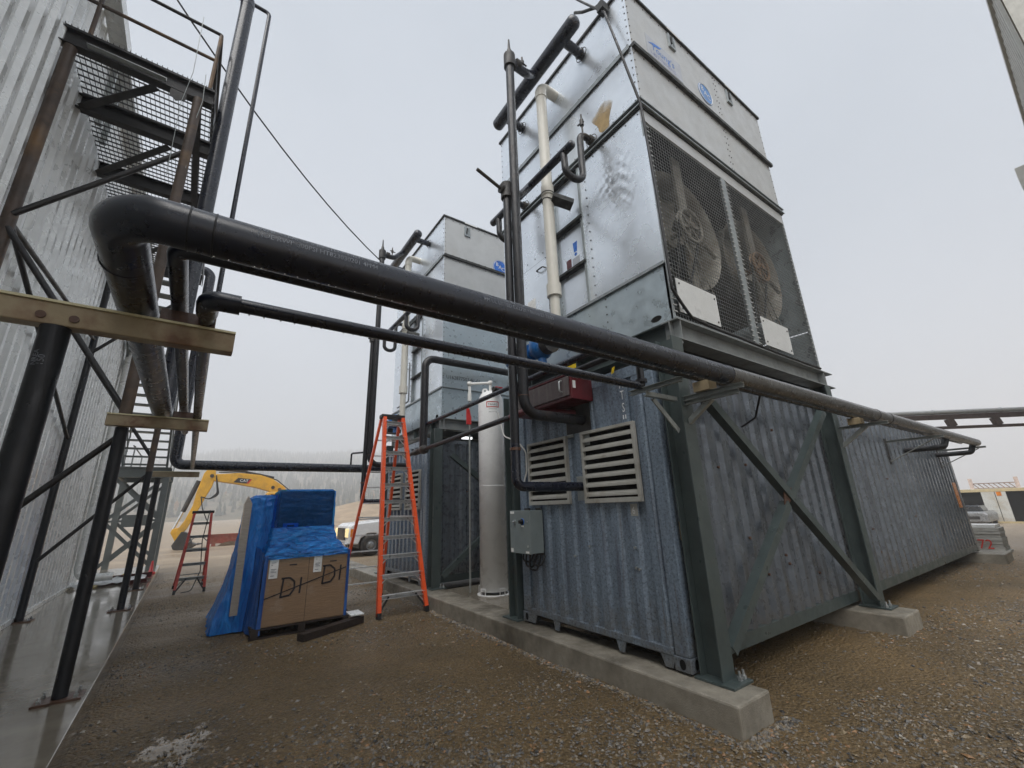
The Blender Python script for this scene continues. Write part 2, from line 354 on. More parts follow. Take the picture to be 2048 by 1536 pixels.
def mat_wrap(name, lo, hi, dens, spread=0.3, rough=0.2, rot=(0.3, 0.25, 0), sc=(2.0, 2.0, 7.0)):
    """Stretched plastic film: part see-through tint, part glossy coloured plastic, creased."""
    m = bpy.data.materials.new(name); m.use_nodes = True
    nt = m.node_tree; nt.nodes.clear()
    out = nd(nt, 'ShaderNodeOutputMaterial')
    bs = nd(nt, 'ShaderNodeBsdfPrincipled'); tr = nd(nt, 'ShaderNodeBsdfTransparent'); mx = nd(nt, 'ShaderNodeMixShader')
    bs.inputs['Roughness'].default_value = rough; bs.inputs['Specular IOR Level'].default_value = 0.8
    tr.inputs['Color'].default_value = tuple(min(1, c ** 0.45) for c in hi) + (1,)
    tc = nd(nt, 'ShaderNodeTexCoord'); mp = nd(nt, 'ShaderNodeMapping')
    mp.inputs['Scale'].default_value = sc; mp.inputs['Rotation'].default_value = rot
    nt.links.new(tc.outputs['Object'], mp.inputs['Vector'])
    n = nd(nt, 'ShaderNodeTexNoise', Scale=2.4, Detail=8.0, Roughness=0.62, Distortion=1.2)
    nt.links.new(mp.outputs[0], n.inputs['Vector'])
    big = nd(nt, 'ShaderNodeTexNoise', Scale=2.1, Detail=3.0); nt.links.new(tc.outputs['Object'], big.inputs['Vector'])
    cr = nd(nt, 'ShaderNodeValToRGB'); cr.color_ramp.elements[0].position = 0.32; cr.color_ramp.elements[0].color = lo + (1,); cr.color_ramp.elements[1].position = 0.78; cr.color_ramp.elements[1].color = hi + (1,)
    nt.links.new(n.outputs['Fac'], cr.inputs['Fac']); nt.links.new(cr.outputs['Color'], bs.inputs['Base Color'])
    ad = nd(nt, 'ShaderNodeMath', operation='ADD'); nt.links.new(n.outputs['Fac'], ad.inputs[0]); nt.links.new(big.outputs['Fac'], ad.inputs[1])
    mr = nd(nt, 'ShaderNodeMapRange'); mr.inputs['From Min'].default_value = 0.75; mr.inputs['From Max'].default_value = 1.3
    mr.inputs['To Min'].default_value = max(0.05, dens - spread); mr.inputs['To Max'].default_value = min(1, dens + spread)
    nt.links.new(ad.outputs[0], mr.inputs['Value']); nt.links.new(mr.outputs[0], mx.inputs['Fac'])
    bp = nd(nt, 'ShaderNodeBump', Strength=1.0, Distance=0.07)
    nt.links.new(n.outputs['Fac'], bp.inputs['Height']); nt.links.new(bp.outputs[0], bs.inputs['Normal'])
    nt.links.new(tr.outputs[0], mx.inputs[1]); nt.links.new(bs.outputs[0], mx.inputs[2]); nt.links.new(mx.outputs[0], out.inputs[0])
    MATS[name] = m
def fade_out(name, centre, rad):
    m = MATS[name]; nt = m.node_tree
    out = [n for n in nt.nodes if n.type == 'OUTPUT_MATERIAL'][0]; bs = [n for n in nt.nodes if n.type == 'BSDF_PRINCIPLED'][0]
    tr = nd(nt, 'ShaderNodeBsdfTransparent'); mx = nd(nt, 'ShaderNodeMixShader')
    gp = nd(nt, 'ShaderNodeNewGeometry'); sb = nd(nt, 'ShaderNodeVectorMath', operation='SUBTRACT'); sb.inputs[1].default_value = centre
    nt.links.new(gp.outputs['Position'], sb.inputs[0])
    ml = nd(nt, 'ShaderNodeVectorMath', operation='MULTIPLY'); ml.inputs[1].default_value = (0, 1 / rad[0], 1 / rad[1]); nt.links.new(sb.outputs[0], ml.inputs[0])
    ln = nd(nt, 'ShaderNodeVectorMath', operation='LENGTH'); nt.links.new(ml.outputs[0], ln.inputs[0])
    nz = nd(nt, 'ShaderNodeTexNoise', Scale=5.0, Detail=6.0); nt.links.new(gp.outputs['Position'], nz.inputs['Vector'])
    ad = nd(nt, 'ShaderNodeMath', operation='MULTIPLY_ADD'); ad.inputs[1].default_value = 1.1; nt.links.new(nz.outputs['Fac'], ad.inputs[0]); nt.links.new(ln.outputs['Value'], ad.inputs[2])
    mr = nd(nt, 'ShaderNodeMapRange'); mr.inputs['From Min'].default_value = 1.5; mr.inputs['From Max'].default_value = 0.75; mr.inputs['To Max'].default_value = 0.8; nt.links.new(ad.outputs[0], mr.inputs['Value'])
    nt.links.new(mr.outputs[0], mx.inputs[0]); nt.links.new(tr.outputs[0], mx.inputs[1]); nt.links.new(bs.outputs[0], mx.inputs[2]); nt.links.new(mx.outputs[0], out.inputs[0])
fade_out('rust_stain', (0.22, 0.42, 6.60), (0.26, 0.34))
mat_wrap('blue_wrap', (0.004, 0.09, 0.42), (0.02, 0.26, 0.80), 0.20, 0.17, 0.14, (0.25, 0.2, 0), (1.2, 1.2, 6.0))
mat_wrap('blue_wrap_skirt', (0.004, 0.11, 0.52), (0.02, 0.38, 0.98), 0.72, 0.28, 0.2, (0.5, 0.35, 0), (2.2, 2.2, 6.5))
mat_wrap('blue_wrap_side', (0.003, 0.06, 0.30), (0.03, 0.19, 0.62), 0.9, 0.1, 0.28, (0, 0, 0), (5.0, 5.0, 0.6))
mat_wrap('blue_wrap_loose', (0.004, 0.13, 0.58), (0.02, 0.34, 0.92), 0.92, 0.08, 0.25, (0.15, 0, 0), (4.0, 4.0, 0.7))

# ------------------------------------------------------------------ mesh helpers
class MB:
    def __init__(s):
        s.v = []; s.f = []; s.sm = []
    def add(s, vs_, fs, smooth=False):
        b = len(s.v)
        s.v.extend([tuple(p) for p in vs_])
        s.f.extend([tuple(i + b for i in f) for f in fs])
        s.sm.extend([smooth] * len(fs))
        return s
    def box(s, x0, x1, y0, y1, z0, z1):
        v = [(x0, y0, z0), (x1, y0, z0), (x1, y1, z0), (x0, y1, z0), (x0, y0, z1), (x1, y0, z1), (x1, y1, z1), (x0, y1, z1)]
        return s.add(v, [(0, 3, 2, 1), (4, 5, 6, 7), (0, 1, 5, 4), (1, 2, 6, 5), (2, 3, 7, 6), (3, 0, 4, 7)])
    def bar(s, p0, p1, w, h, up=(0, 0, 1)):
        """Rectangular bar: w across, h along 'up'."""
        p0 = Vector(p0); p1 = Vector(p1); d = (p1 - p0).normalized()
        u = Vector(up); a = d.cross(u)
        if a.length < 1e-5: a = d.cross(Vector((1, 0, 0)))
        a.normalize(); u = a.cross(d).normalized()
        c = [p + a * sx * w / 2 + u * sz * h / 2 for p in (p0, p1) for sx, sz in ((-1, -1), (1, -1), (1, 1), (-1, 1))]
        return s.add(c, [(0, 1, 2, 3), (7, 6, 5, 4), (0, 4, 5, 1), (1, 5, 6, 2), (2, 6, 7, 3), (3, 7, 4, 0)])
    def angle(s, p0, p1, w, t, up=(0, 0, 1), side=1):
        """L section: one leg across, one leg along 'up'."""
        p0 = Vector(p0); p1 = Vector(p1); d = (p1 - p0).normalized()
        u = Vector(up); a = d.cross(u).normalized() * side; u = (a.cross(d) * side).normalized()
        prof = [(0, 0), (w, 0), (w, t), (t, t), (t, w), (0, w)]
        c = [p + a * x + u * y for p in (p0, p1) for x, y in prof]
        n = 6
        fs = [tuple(range(n))[::-1], tuple(range(n, 2 * n))] + [(i, (i + 1) % n, n + (i + 1) % n, n + i) for i in range(n)]
        return s.add(c, fs)
    def channel(s, p0, p1, w, h, t, up=(0, 0, 1)):
        p0 = Vector(p0); p1 = Vector(p1); d = (p1 - p0).normalized()
        u = Vector(up); a = d.cross(u).normalized(); u = a.cross(d).normalized()
        prof = [(-w/2, -h/2), (w/2, -h/2), (w/2, -h/2 + t), (-w/2 + t, -h/2 + t), (-w/2 + t, h/2 - t), (w/2, h/2 - t), (w/2, h/2), (-w/2, h/2)]
        return s.extr(p0, p1, a, u, prof)
    def ibeam(s, p0, p1, w, h, tf, tw, up=(0, 0, 1)):
        p0 = Vector(p0); p1 = Vector(p1); d = (p1 - p0).normalized()
        u = Vector(up); a = d.cross(u).normalized(); u = a.cross(d).normalized()
        prof = [(-w/2, -h/2), (w/2, -h/2), (w/2, -h/2 + tf), (tw/2, -h/2 + tf), (tw/2, h/2 - tf), (w/2, h/2 - tf), (w/2, h/2), (-w/2, h/2),
                (-w/2, h/2 - tf), (-tw/2, h/2 - tf), (-tw/2, -h/2 + tf), (-w/2, -h/2 + tf)]
        return s.extr(p0, p1, a, u, prof)
    def extr(s, p0, p1, a, u, prof):
        c = [p + a * x + u * y for p in (p0, p1) for x, y in prof]
        n = len(prof)
        return s.add(c, [tuple(range(n))[::-1], tuple(range(n, 2 * n))] + [(i, (i + 1) % n, n + (i + 1) % n, n + i) for i in range(n)])
    def cyl(s, p0, p1, r0, r1=None, seg=12, caps=True, smooth=True):
        p0 = Vector(p0); p1 = Vector(p1); r1 = r0 if r1 is None else r1
        d = (p1 - p0).normalized()
        a = d.orthogonal().normalized(); b = d.cross(a)
        c = []
        for p, r in ((p0, r0), (p1, r1)):
            for i in range(seg):
                t = 2 * math.pi * i / seg
                c.append(p + (a * math.cos(t) + b * math.sin(t)) * r)
        s.add(c, [(i, (i + 1) % seg, seg + (i + 1) % seg, seg + i) for i in range(seg)], smooth)
        if caps:
            s.add(c[:seg], [tuple(range(seg))[::-1]]); s.add(c[seg:], [tuple(range(seg))])
        return s
    def tube(s, pts, r, seg=14, bend=0.0, bs=6, caps=True, dome=False):
        """Round tube through the points; corners rounded with radius 'bend'."""
        P = [Vector(p) for p in pts]
        path = [P[0]]
        for i in range(1, len(P) - 1):
            a = (P[i - 1] - P[i]); b = (P[i + 1] - P[i])
            la, lb = a.length, b.length; a.normalize(); b.normalize()
            ang = a.angle(b)
            if bend <= 0 or ang > math.pi - 0.02:
                path.append(P[i]); continue
            t = min(bend / math.tan(ang / 2), la * 0.48, lb * 0.48)
            rad = t * math.tan(ang / 2)
            cen = P[i] + (a + b).normalized() * (rad / math.sin(ang / 2))
            s0 = P[i] + a * t - cen; s1 = P[i] + b * t - cen
            tot = s0.angle(s1)
            ax = s0.cross(s1).normalized()
            for k in range(bs + 1):
                path.append(cen + Matrix.Rotation(tot * k / bs, 3, ax) @ s0)
        path.append(P[-1])
        if dome:
            d0 = (path[0] - path[1]).normalized(); d1 = (path[-1] - path[-2]).normalized()
        rings = []; tang = None; a = None
        n = len(path)
        rad = [r] * n
        if dome:
            q = (0.35, 0.7, 0.92); 
            pre = [path[0] + d0 * r * math.sqrt(1 - c * c) * 0.7 for c in q]; post = [path[-1] + d1 * r * math.sqrt(1 - c * c) * 0.7 for c in reversed(q)]
            path = pre + path + post; rad = [r * c for c in q] + rad + [r * c for c in reversed(q)]; n = len(path)
        for i in range(n):
            t = (path[min(i + 1, n - 1)] - path[max(i - 1, 0)]).normalized()
            if a is None: a = t.orthogonal().normalized()
            else:
                a = (a - t * a.dot(t)); a = a.normalized() if a.length > 1e-6 else t.orthogonal().normalized()
            b = t.cross(a)
            rings.append([path[i] + (a * math.cos(2 * math.pi * k / seg) + b * math.sin(2 * math.pi * k / seg)) * rad[i] for k in range(seg)])
        vs_ = [p for rg in rings for p in rg]
        fs = []
        for i in range(n - 1):
            for k in range(seg):
                k2 = (k + 1) % seg
                fs.append((i * seg + k, i * seg + k2, (i + 1) * seg + k2, (i + 1) * seg + k))
        s.add(vs_, fs, True)
        if caps:
            s.add(rings[0], [tuple(range(seg))[::-1]]); s.add(rings[-1], [tuple(range(seg))])
        return s
    def prism(s, poly, p0, u, w, dvec):
        """2D polygon (a,b) mapped to p0 + u*a + w*b, extruded along dvec."""
        p0 = Vector(p0); u = Vector(u); w = Vector(w); dv = Vector(dvec)
        n = len(poly)
        A = [p0 + u * a + w * b for a, b in poly]
        return s.add(A + [p + dv for p in A], [tuple(range(n))[::-1], tuple(range(n, 2 * n))] + [(i, (i + 1) % n, n + (i + 1) % n, n + i) for i in range(n)])
    def ring(s, c, ax, R, r, seg=24, sub=6):
        c = Vector(c); ax = Vector(ax).normalized(); a = ax.orthogonal().normalized(); b = ax.cross(a)
        vs_ = []; fs = []
        for i in range(seg):
            t = 2 * math.pi * i / seg; d = a * math.cos(t) + b * math.sin(t)
            for k in range(sub):
                q = 2 * math.pi * k / sub
                vs_.append(c + d * (R + r * math.cos(q)) + ax * r * math.sin(q))
        for i in range(seg):
            for k in range(sub):
                fs.append((i * sub + k, ((i + 1) % seg) * sub + k, ((i + 1) % seg) * sub + (k + 1) % sub, i * sub + (k + 1) % sub))
        return s.add(vs_, fs, True)
    def lathe(s, c, prof, seg=24, ax='z'):
        vs_ = []; fs = []
        n = len(prof)
        for i in range(seg):
            t = 2 * math.pi * i / seg
            for r, z in prof:
                if ax == 'z': vs_.append((c[0] + r * math.cos(t), c[1] + r * math.sin(t), c[2] + z))
                elif ax == 'y': vs_.append((c[0] + r * math.cos(t), c[1] + z, c[2] + r * math.sin(t)))
                else: vs_.append((c[0] + z, c[1] + r * math.cos(t), c[2] + r * math.sin(t)))
        for i in range(seg):
            j = (i + 1) % seg
            for k in range(n - 1):
                fs.append((i * n + k, j * n + k, j * n + k + 1, i * n + k + 1))
        return s.add(vs_, fs, True)

BASE = {}
def _link(o):
    COL.objects.link(o); return o
def obj(name, mb, m, parent=None, bevel=0.0, base=None):
    """Link the collected shapes as one mesh object (a child when parent is given)."""
    if parent is not None: b = BASE[parent.name]
    elif base is not None: b = Vector(base)
    else:
        A = np.array([tuple(p) for p in mb.v]); lo = A.min(0); hi = A.max(0)
        b = Vector(((lo[0] + hi[0]) / 2, (lo[1] + hi[1]) / 2, lo[2]))
    me = bpy.data.meshes.new(name)
    me.from_pydata([(p[0] - b.x, p[1] - b.y, p[2] - b.z) for p in mb.v], [], mb.f)
    me.polygons.foreach_set('use_smooth', mb.sm)
    me.materials.append(MATS[m])
    me.update()
    o = bpy.data.objects.new(name, me); _link(o)
    BASE[o.name] = b
    if parent is not None: o.parent = parent
    else: o.location = b
    if bevel > 0:
        md = o.modifiers.new('edge', 'BEVEL'); md.width = bevel; md.segments = 2; md.limit_method = 'ANGLE'; md.angle_limit = math.radians(50)
    return o
def thing(name, loc, label, cat, group=None):
    o = bpy.data.objects.new(name, None); _link(o)
    o.empty_display_size = 0.2
    o.location = loc; BASE[o.name] = Vector(loc)
    return tag(o, label, cat, group)
def tag(o, label, cat, group=None):
    o['label'] = label; o['category'] = cat
    if group: o['group'] = group
    return o
def struct(name, mb, m, bevel=0.0, parent=None):
    o = obj(name, mb, m, parent, bevel=bevel)
    if parent is None: o['kind'] = 'structure'
    return o
def stuff(o):
    o['kind'] = 'stuff'; return o
def one(name, mb, m, label, cat, group=None, bevel=0.0):
    return tag(obj(name, mb, m, bevel=bevel), label, cat, group)

_fc = {}
def glyphs(s, size):
    """Flat lettering of the built-in font as verts/faces, origin at left of the baseline."""
    k = (s, size)
    if k in _fc: return _fc[k]
    cu = bpy.data.curves.new('t', 'FONT'); cu.body = s; cu.size = size; cu.resolution_u = 2
    to = bpy.data.objects.new('t', cu); _link(to)
    dg = bpy.context.evaluated_depsgraph_get()
    me = bpy.data.meshes.new_from_object(to.evaluated_get(dg))
    vs_ = [(v.co.x, v.co.y) for v in me.vertices]; fs = [tuple(p.vertices) for p in me.polygons]
    bpy.data.objects.remove(to); bpy.data.curves.remove(cu); bpy.data.meshes.remove(me)
    _fc[k] = (vs_, fs)
    return vs_, fs
def text(mb, s, size, p, u, w, sx=1.0, center=False):
    vs_, fs = glyphs(s, size)
    p = Vector(p); u = Vector(u); w = Vector(w)
    xs = [a for a, b in vs_]; off = -(max(xs) + min(xs)) / 2 if center else 0
    mb.add([p + u * ((a + off) * sx) + w * b for a, b in vs_], fs)
def text_on_pipe_x(mb, s, size, x, y, z, r, ang, sx=1.0):
    """Lettering wrapped on a pipe that runs along X; ang = where the baseline sits (0 = facing -Y, 90 deg = top)."""
    vs_, fs = glyphs(s, size)
    mb.add([(x + a * sx, y - r * math.cos(ang + b / r), z + r * math.sin(ang + b / r)) for a, b in vs_], fs)
def text_on_post(mb, s, size, x, y, z, r, ang, sx=1.0):
    """Lettering running up a vertical pipe."""
    vs_, fs = glyphs(s, size)
    mb.add([(x + r * math.cos(ang - b / r), y + r * math.sin(ang - b / r), z + a * sx) for a, b in vs_], fs)

def corrugated(mb, p0, u, length, z0, z1, out, pitch, depth, flat=0.34, slope=0.16):
    """Trapezoid-ribbed sheet: runs along u from p0, ribs stand out along 'out'."""
    p0 = Vector(p0); u = Vector(u); out = Vector(out)
    prof = []
    x = 0.0
    while x < length - 1e-6:
        for dx, d in ((0, 0), (flat * pitch, 0), ((flat + slope) * pitch, 1), ((2 * flat + slope) * pitch, 1)):
            if x + dx < length: prof.append((x + dx, d * depth))
        x += pitch
    prof.append((length, 0))
    vs_ = []
    for a, d in prof:
        q = p0 + u * a + out * d
        vs_ += [(q.x, q.y, z0), (q.x, q.y, z1)]
    n = len(prof)
    mb.add(vs_, [(2 * i, 2 * i + 2, 2 * i + 3, 2 * i + 1) for i in range(n - 1)])

# ------------------------------------------------------------------ ground
GZ = -0.235
def graded(lo, hi, step, far):
    a = list(np.arange(lo, hi + 1e-6, step))
    d = step; x = hi
    while x < far:
        d *= 1.18; x += d; a.append(x)
    d = step; x = lo
    while x > -far:
        d *= 1.18; x -= d; a.insert(0, x)
    return np.array(a)
def fbm(x, y, seed, octs=4, f0=0.5):
    r = np.random.default_rng(seed); z = np.zeros_like(x); amp = 1.0; f = f0
    for k in range(octs):
        for q in range(3):
            t = r.uniform(0, 6.28); p = r.uniform(0, 6.28)
            z += amp * np.sin((x * math.cos(t) + y * math.sin(t)) * f * 6.28 + p) / 3
        amp *= 0.55; f *= 2.1
    return z
def ground_h(X, Y):
    D = np.hypot(X + 1, Y - 2)
    near = np.clip(1 - D / 60, 0, 1)
    z = GZ + near * 0.012 * fbm(X, Y, 3, 5, 0.45)
    far = np.clip((D - 24) / 40, 0, 1)
    z += far * 0.12 * fbm(X, Y, 5, 4, 0.03)
    z -= np.clip((X - 15) / 28, 0, 1) * 0.66
    return z
gx = graded(-5.0, 14.0, 0.075, 1200); gy = graded(-3.5, 19.0, 0.075, 1200)
X, Y = np.meshgrid(gx, gy)
Zg = ground_h(X, Y)
Zg += rng.normal(0, 0.004, X.shape) * (np.hypot(X, Y) < 22)
nx, ny = len(gx), len(gy)
idx = np.arange(nx * ny).reshape(ny, nx)
quads = np.stack([idx[:-1, :-1], idx[:-1, 1:], idx[1:, 1:], idx[1:, :-1]], -1).reshape(-1, 4)
def np_mesh(name, verts, faces, m, smooth=True, tone=None):
    me = bpy.data.meshes.new(name)
    k = faces.shape[1]
    me.vertices.add(len(verts)); me.vertices.foreach_set('co', verts.astype(np.float32).ravel())
    me.loops.add(faces.size); me.loops.foreach_set('vertex_index', faces.astype(np.int32).ravel())
    me.polygons.add(len(faces)); me.polygons.foreach_set('loop_start', np.arange(0, faces.size, k, dtype=np.int32))
    me.polygons.foreach_set('use_smooth', np.full(len(faces), smooth))
    if tone is not None:
        at = me.attributes.new('tone', 'FLOAT_COLOR', 'POINT'); at.data.foreach_set('color', tone.astype(np.float32).ravel())
    me.update(calc_edges=True); me.validate()
    me.materials.append(MATS[m])
    return _link(bpy.data.objects.new(name, me))
g = np_mesh('ground', np.stack([X.ravel(), Y.ravel(), Zg.ravel()], 1), quads, 'ground')
g['kind'] = 'structure'

# gravel: small stones strewn over the dirt, nearer ones more of them
def stones(n, sampler, smin, smax, name):
    base = np.array([(1, 0, 0), (-1, 0, 0), (0, 1, 0), (0, -1, 0), (0, 0, 1), (0, 0, -1)], float)
    fc = np.array([(0, 2, 4), (2, 1, 4), (1, 3, 4), (3, 0, 4), (2, 0, 5), (1, 2, 5), (3, 1, 5), (0, 3, 5)])
    P = sampler(n)
    n = len(P)
    s = smin + (smax - smin) * rng.random(n) ** 3.2
    V = base[None] * (1 + rng.uniform(-0.35, 0.35, (n, 6, 3)))
    V = V + rng.uniform(-0.25, 0.25, (n, 6, 3))
    V *= np.stack([s * rng.uniform(0.8, 1.4, n), s * rng.uniform(0.6, 1.0, n), s * rng.uniform(0.35, 0.7, n)], 1)[:, None]
    a = rng.uniform(0, 6.28, n); c, si = np.cos(a)[:, None], np.sin(a)[:, None]
    Vx = V[..., 0] * c - V[..., 1] * si; Vy = V[..., 0] * si + V[..., 1] * c
    z = ground_h(P[:, 0], P[:, 1]) + s * 0.12
    W = np.stack([Vx + P[:, :1], Vy + P[:, 1:2], V[..., 2] + z[:, None]], -1).reshape(-1, 3)
    F = (fc[None] + (np.arange(n) * 6)[:, None, None]).reshape(-1, 3)
    pal = np.array([(0.155, 0.142, 0.125), (0.095, 0.09, 0.083), (0.20, 0.155, 0.095), (0.27, 0.15, 0.07), (0.23, 0.20, 0.165), (0.17, 0.13, 0.08), (0.33, 0.30, 0.25), (0.055, 0.053, 0.052)])
    pr = np.array([0.22, 0.17, 0.2, 0.06, 0.11, 0.15, 0.02, 0.07])
    t = pal[rng.choice(len(pal), n, p=pr)] * rng.uniform(0.75, 1.25, (n, 1))
    T = np.repeat(np.concatenate([t, np.ones((n, 1))], 1), 6, 0)
    o = np_mesh(name, W, F, 'stone', False, T)
    return stuff(o)
CAMXY = np.array([-3.584, -2.549])
def yard(n):
    # polar about the camera so that near ground gets more stones
    r = 0.9 + 17 * rng.random(n * 2) ** 1.55
    a = rng.uniform(math.radians(-16), math.radians(92), n * 2)
    P = CAMXY + np.stack([r * np.sin(a), r * np.cos(a)], 1)
    x, y = P[:, 0], P[:, 1]
    ok = (x > -4.18 - 0.035 * y) & ~((x > -0.24) & (x < 0.27) & (y > -0.53))
    ok &= ~((x > 0.27) & (y > 2.2))
    patch = fbm(x, y, 21, 3, 0.25)
    ok &= rng.random(len(x)) < np.clip(0.42 + 0.85 * patch, 0.04, 1)
    return P[ok][:n]
stones(150000, yard, 0.005, 0.020, 'gravel')
def foot(n):
    y = rng.uniform(-0.55, 8.0, n); x = -0.235 - np.abs(rng.normal(0, 0.05, n))
    k = n // 6; x[:k] = rng.uniform(-0.25, 0.4, k); y[:k] = -0.53 - np.abs(rng.normal(0, 0.05, k))
    return np.stack([x, y], 1)
stones(5200, foot, 0.006, 0.024, 'gravel')
# coarser stones lie by the plinths and out on the right
def coarse(n):
    P = yard(n * 3)
    w = np.clip((P[:, 0] - 0.5) / 2.5, 0, 1) + 0.10
    return P[rng.random(len(P)) < w][:n]
stones(7000, coarse, 0.010, 0.030, 'gravel')
# ------------------------------------------------------------------ concrete plinths
def plinth(name, x0, x1, y0, y1, z1, z0=-0.5):
    mb = MB(); mb.box(x0, x1, y0, y1, z0, z1)
    return struct(name, mb, 'concrete', bevel=0.018)
plinth('concrete_plinth', -0.22, 0.25, -0.51, 12.2, -0.02)
plinth('concrete_plinth', 3.58, 4.20, -0.56, 9.3, -0.024)
plinth('concrete_plinth', 11.85, 12.85, -0.44, 9.3, -0.024)
mb = MB(); mb.box(0.255, 3.575, 2.75, 5.35, -0.5, -0.03)
struct('concrete_slab', mb, 'wet_slab', bevel=0.01)

# ------------------------------------------------------------------ the two equipment units
def base_plate(parent, x0, x1, y0, y1, z=-0.02, bolts=()):
    mb = MB(); mb.box(x0, x1, y0, y1, z, z + 0.02)
    p = obj('base_plate', mb, 'steel_green', parent, bevel=0.003)
    for bx, by in bolts:
        b = MB(); b.cyl((bx, by, z + 0.02), (bx, by, z + 0.045), 0.021, seg=6, smooth=False); b.cyl((bx, by, z + 0.045), (bx, by, z + 0.085), 0.011, seg=8)
        obj('anchor_bolt', b, 'bolt', p)

def steel_frame(o, label):
    t = thing('steel_gantry', (2.1, o + 1.3, -0.02), label, 'steel frame', 'steel frames over the containers')
    for (cx, cy, side) in ((0.135, o - 0.15, -1), (4.0, o - 0.15, -1), (0.05, o + 2.62, 1), (4.0, o + 2.62, 1)):
        mb = MB(); mb.ibeam((cx, cy, 0.0), (cx, cy, 3.069), 0.185, 0.205, 0.014, 0.012, up=(0, 1, 0))
        obj('column', mb, 'steel_green', t)
        bl = [(cx + 0.07, cy + side * 0.155), (cx - 0.07 + 0.20 * (cx < 1), cy + side * 0.155)]
        base_plate(t, cx - 0.135, cx + 0.165, cy - 0.135 if side > 0 else cy - 0.215, cy + 0.215 if side > 0 else cy + 0.135, bolts=bl)
    zc = 3.19
    for (p0, p1) in (((0.2, o - 0.15, zc), (4.33, o - 0.15, zc)), ((0.2, o + 2.85, zc), (4.33, o + 2.85, zc))):
        mb = MB(); mb.ibeam(p0, p1, 0.2, 0.24, 0.014, 0.012)
        for sx in (0.26, 4.0):
            mb.box(sx, sx + 0.012, p0[1] - 0.095, p0[1] + 0.095, zc - 0.106, zc + 0.106)
        obj('beam', mb, 'steel_grey', t)
    for x in (0.305, 4.0):
        mb = MB(); mb.ibeam((x, o - 0.049, zc), (x, o + 2.749, zc), 0.2, 0.236, 0.014, 0.012)
        for sy in (0.35, 1.3, 2.3):
            mb.box(x - 0.095, x + 0.095, o + sy, o + sy + 0.012, zc - 0.104, zc + 0.104)
        obj('beam', mb, 'steel_green', t)
    for y in (0.85, 1.85):
        mb = MB(); mb.ibeam((0.41, o + y, zc), (3.89, o + y, zc), 0.15, 0.2, 0.012, 0.01)
        obj('joist', mb, 'steel_grey', t)
    yb = o - 0.262
    for a, b in (((0.42, yb, 2.50), (3.86, yb, 0.08)),):
        mb = MB(); mb.angle(a, b, 0.095, 0.009, up=(0, 1, 0), side=1)
        obj('brace', mb, 'steel_green', t)
    for a, b in (((0.25, yb + 0.005, 0.22), (1.86, yb + 0.005, 1.40)), ((2.0, yb + 0.005, 1.50), (3.60, yb + 0.005, 2.66))):
        mb = MB(); mb.angle(a, b, 0.095, 0.009, up=(0, 1, 0), side=-1)
        obj('brace', mb, 'steel_green', t)
    mb = MB(); mb.prism([(-0.16, -0.12), (0.16, 0.0), (0.16, 0.1), (-0.1, 0.08)], (1.95, yb + 0.022, 1.45), (1, 0, 0), (0, 0, 1), (0, 0.008, 0))
    obj('gusset', mb, 'rust_plate', t)
    for (bx, bz) in ((0.305, 3.055), (0.23, 3.055)):
        b = MB(); b.cyl((bx, o - 0.2, 3.075), (bx, o - 0.2, 3.045), 0.017, seg=6, smooth=False)
        obj('bolt', b, 'bolt', t)
    return t

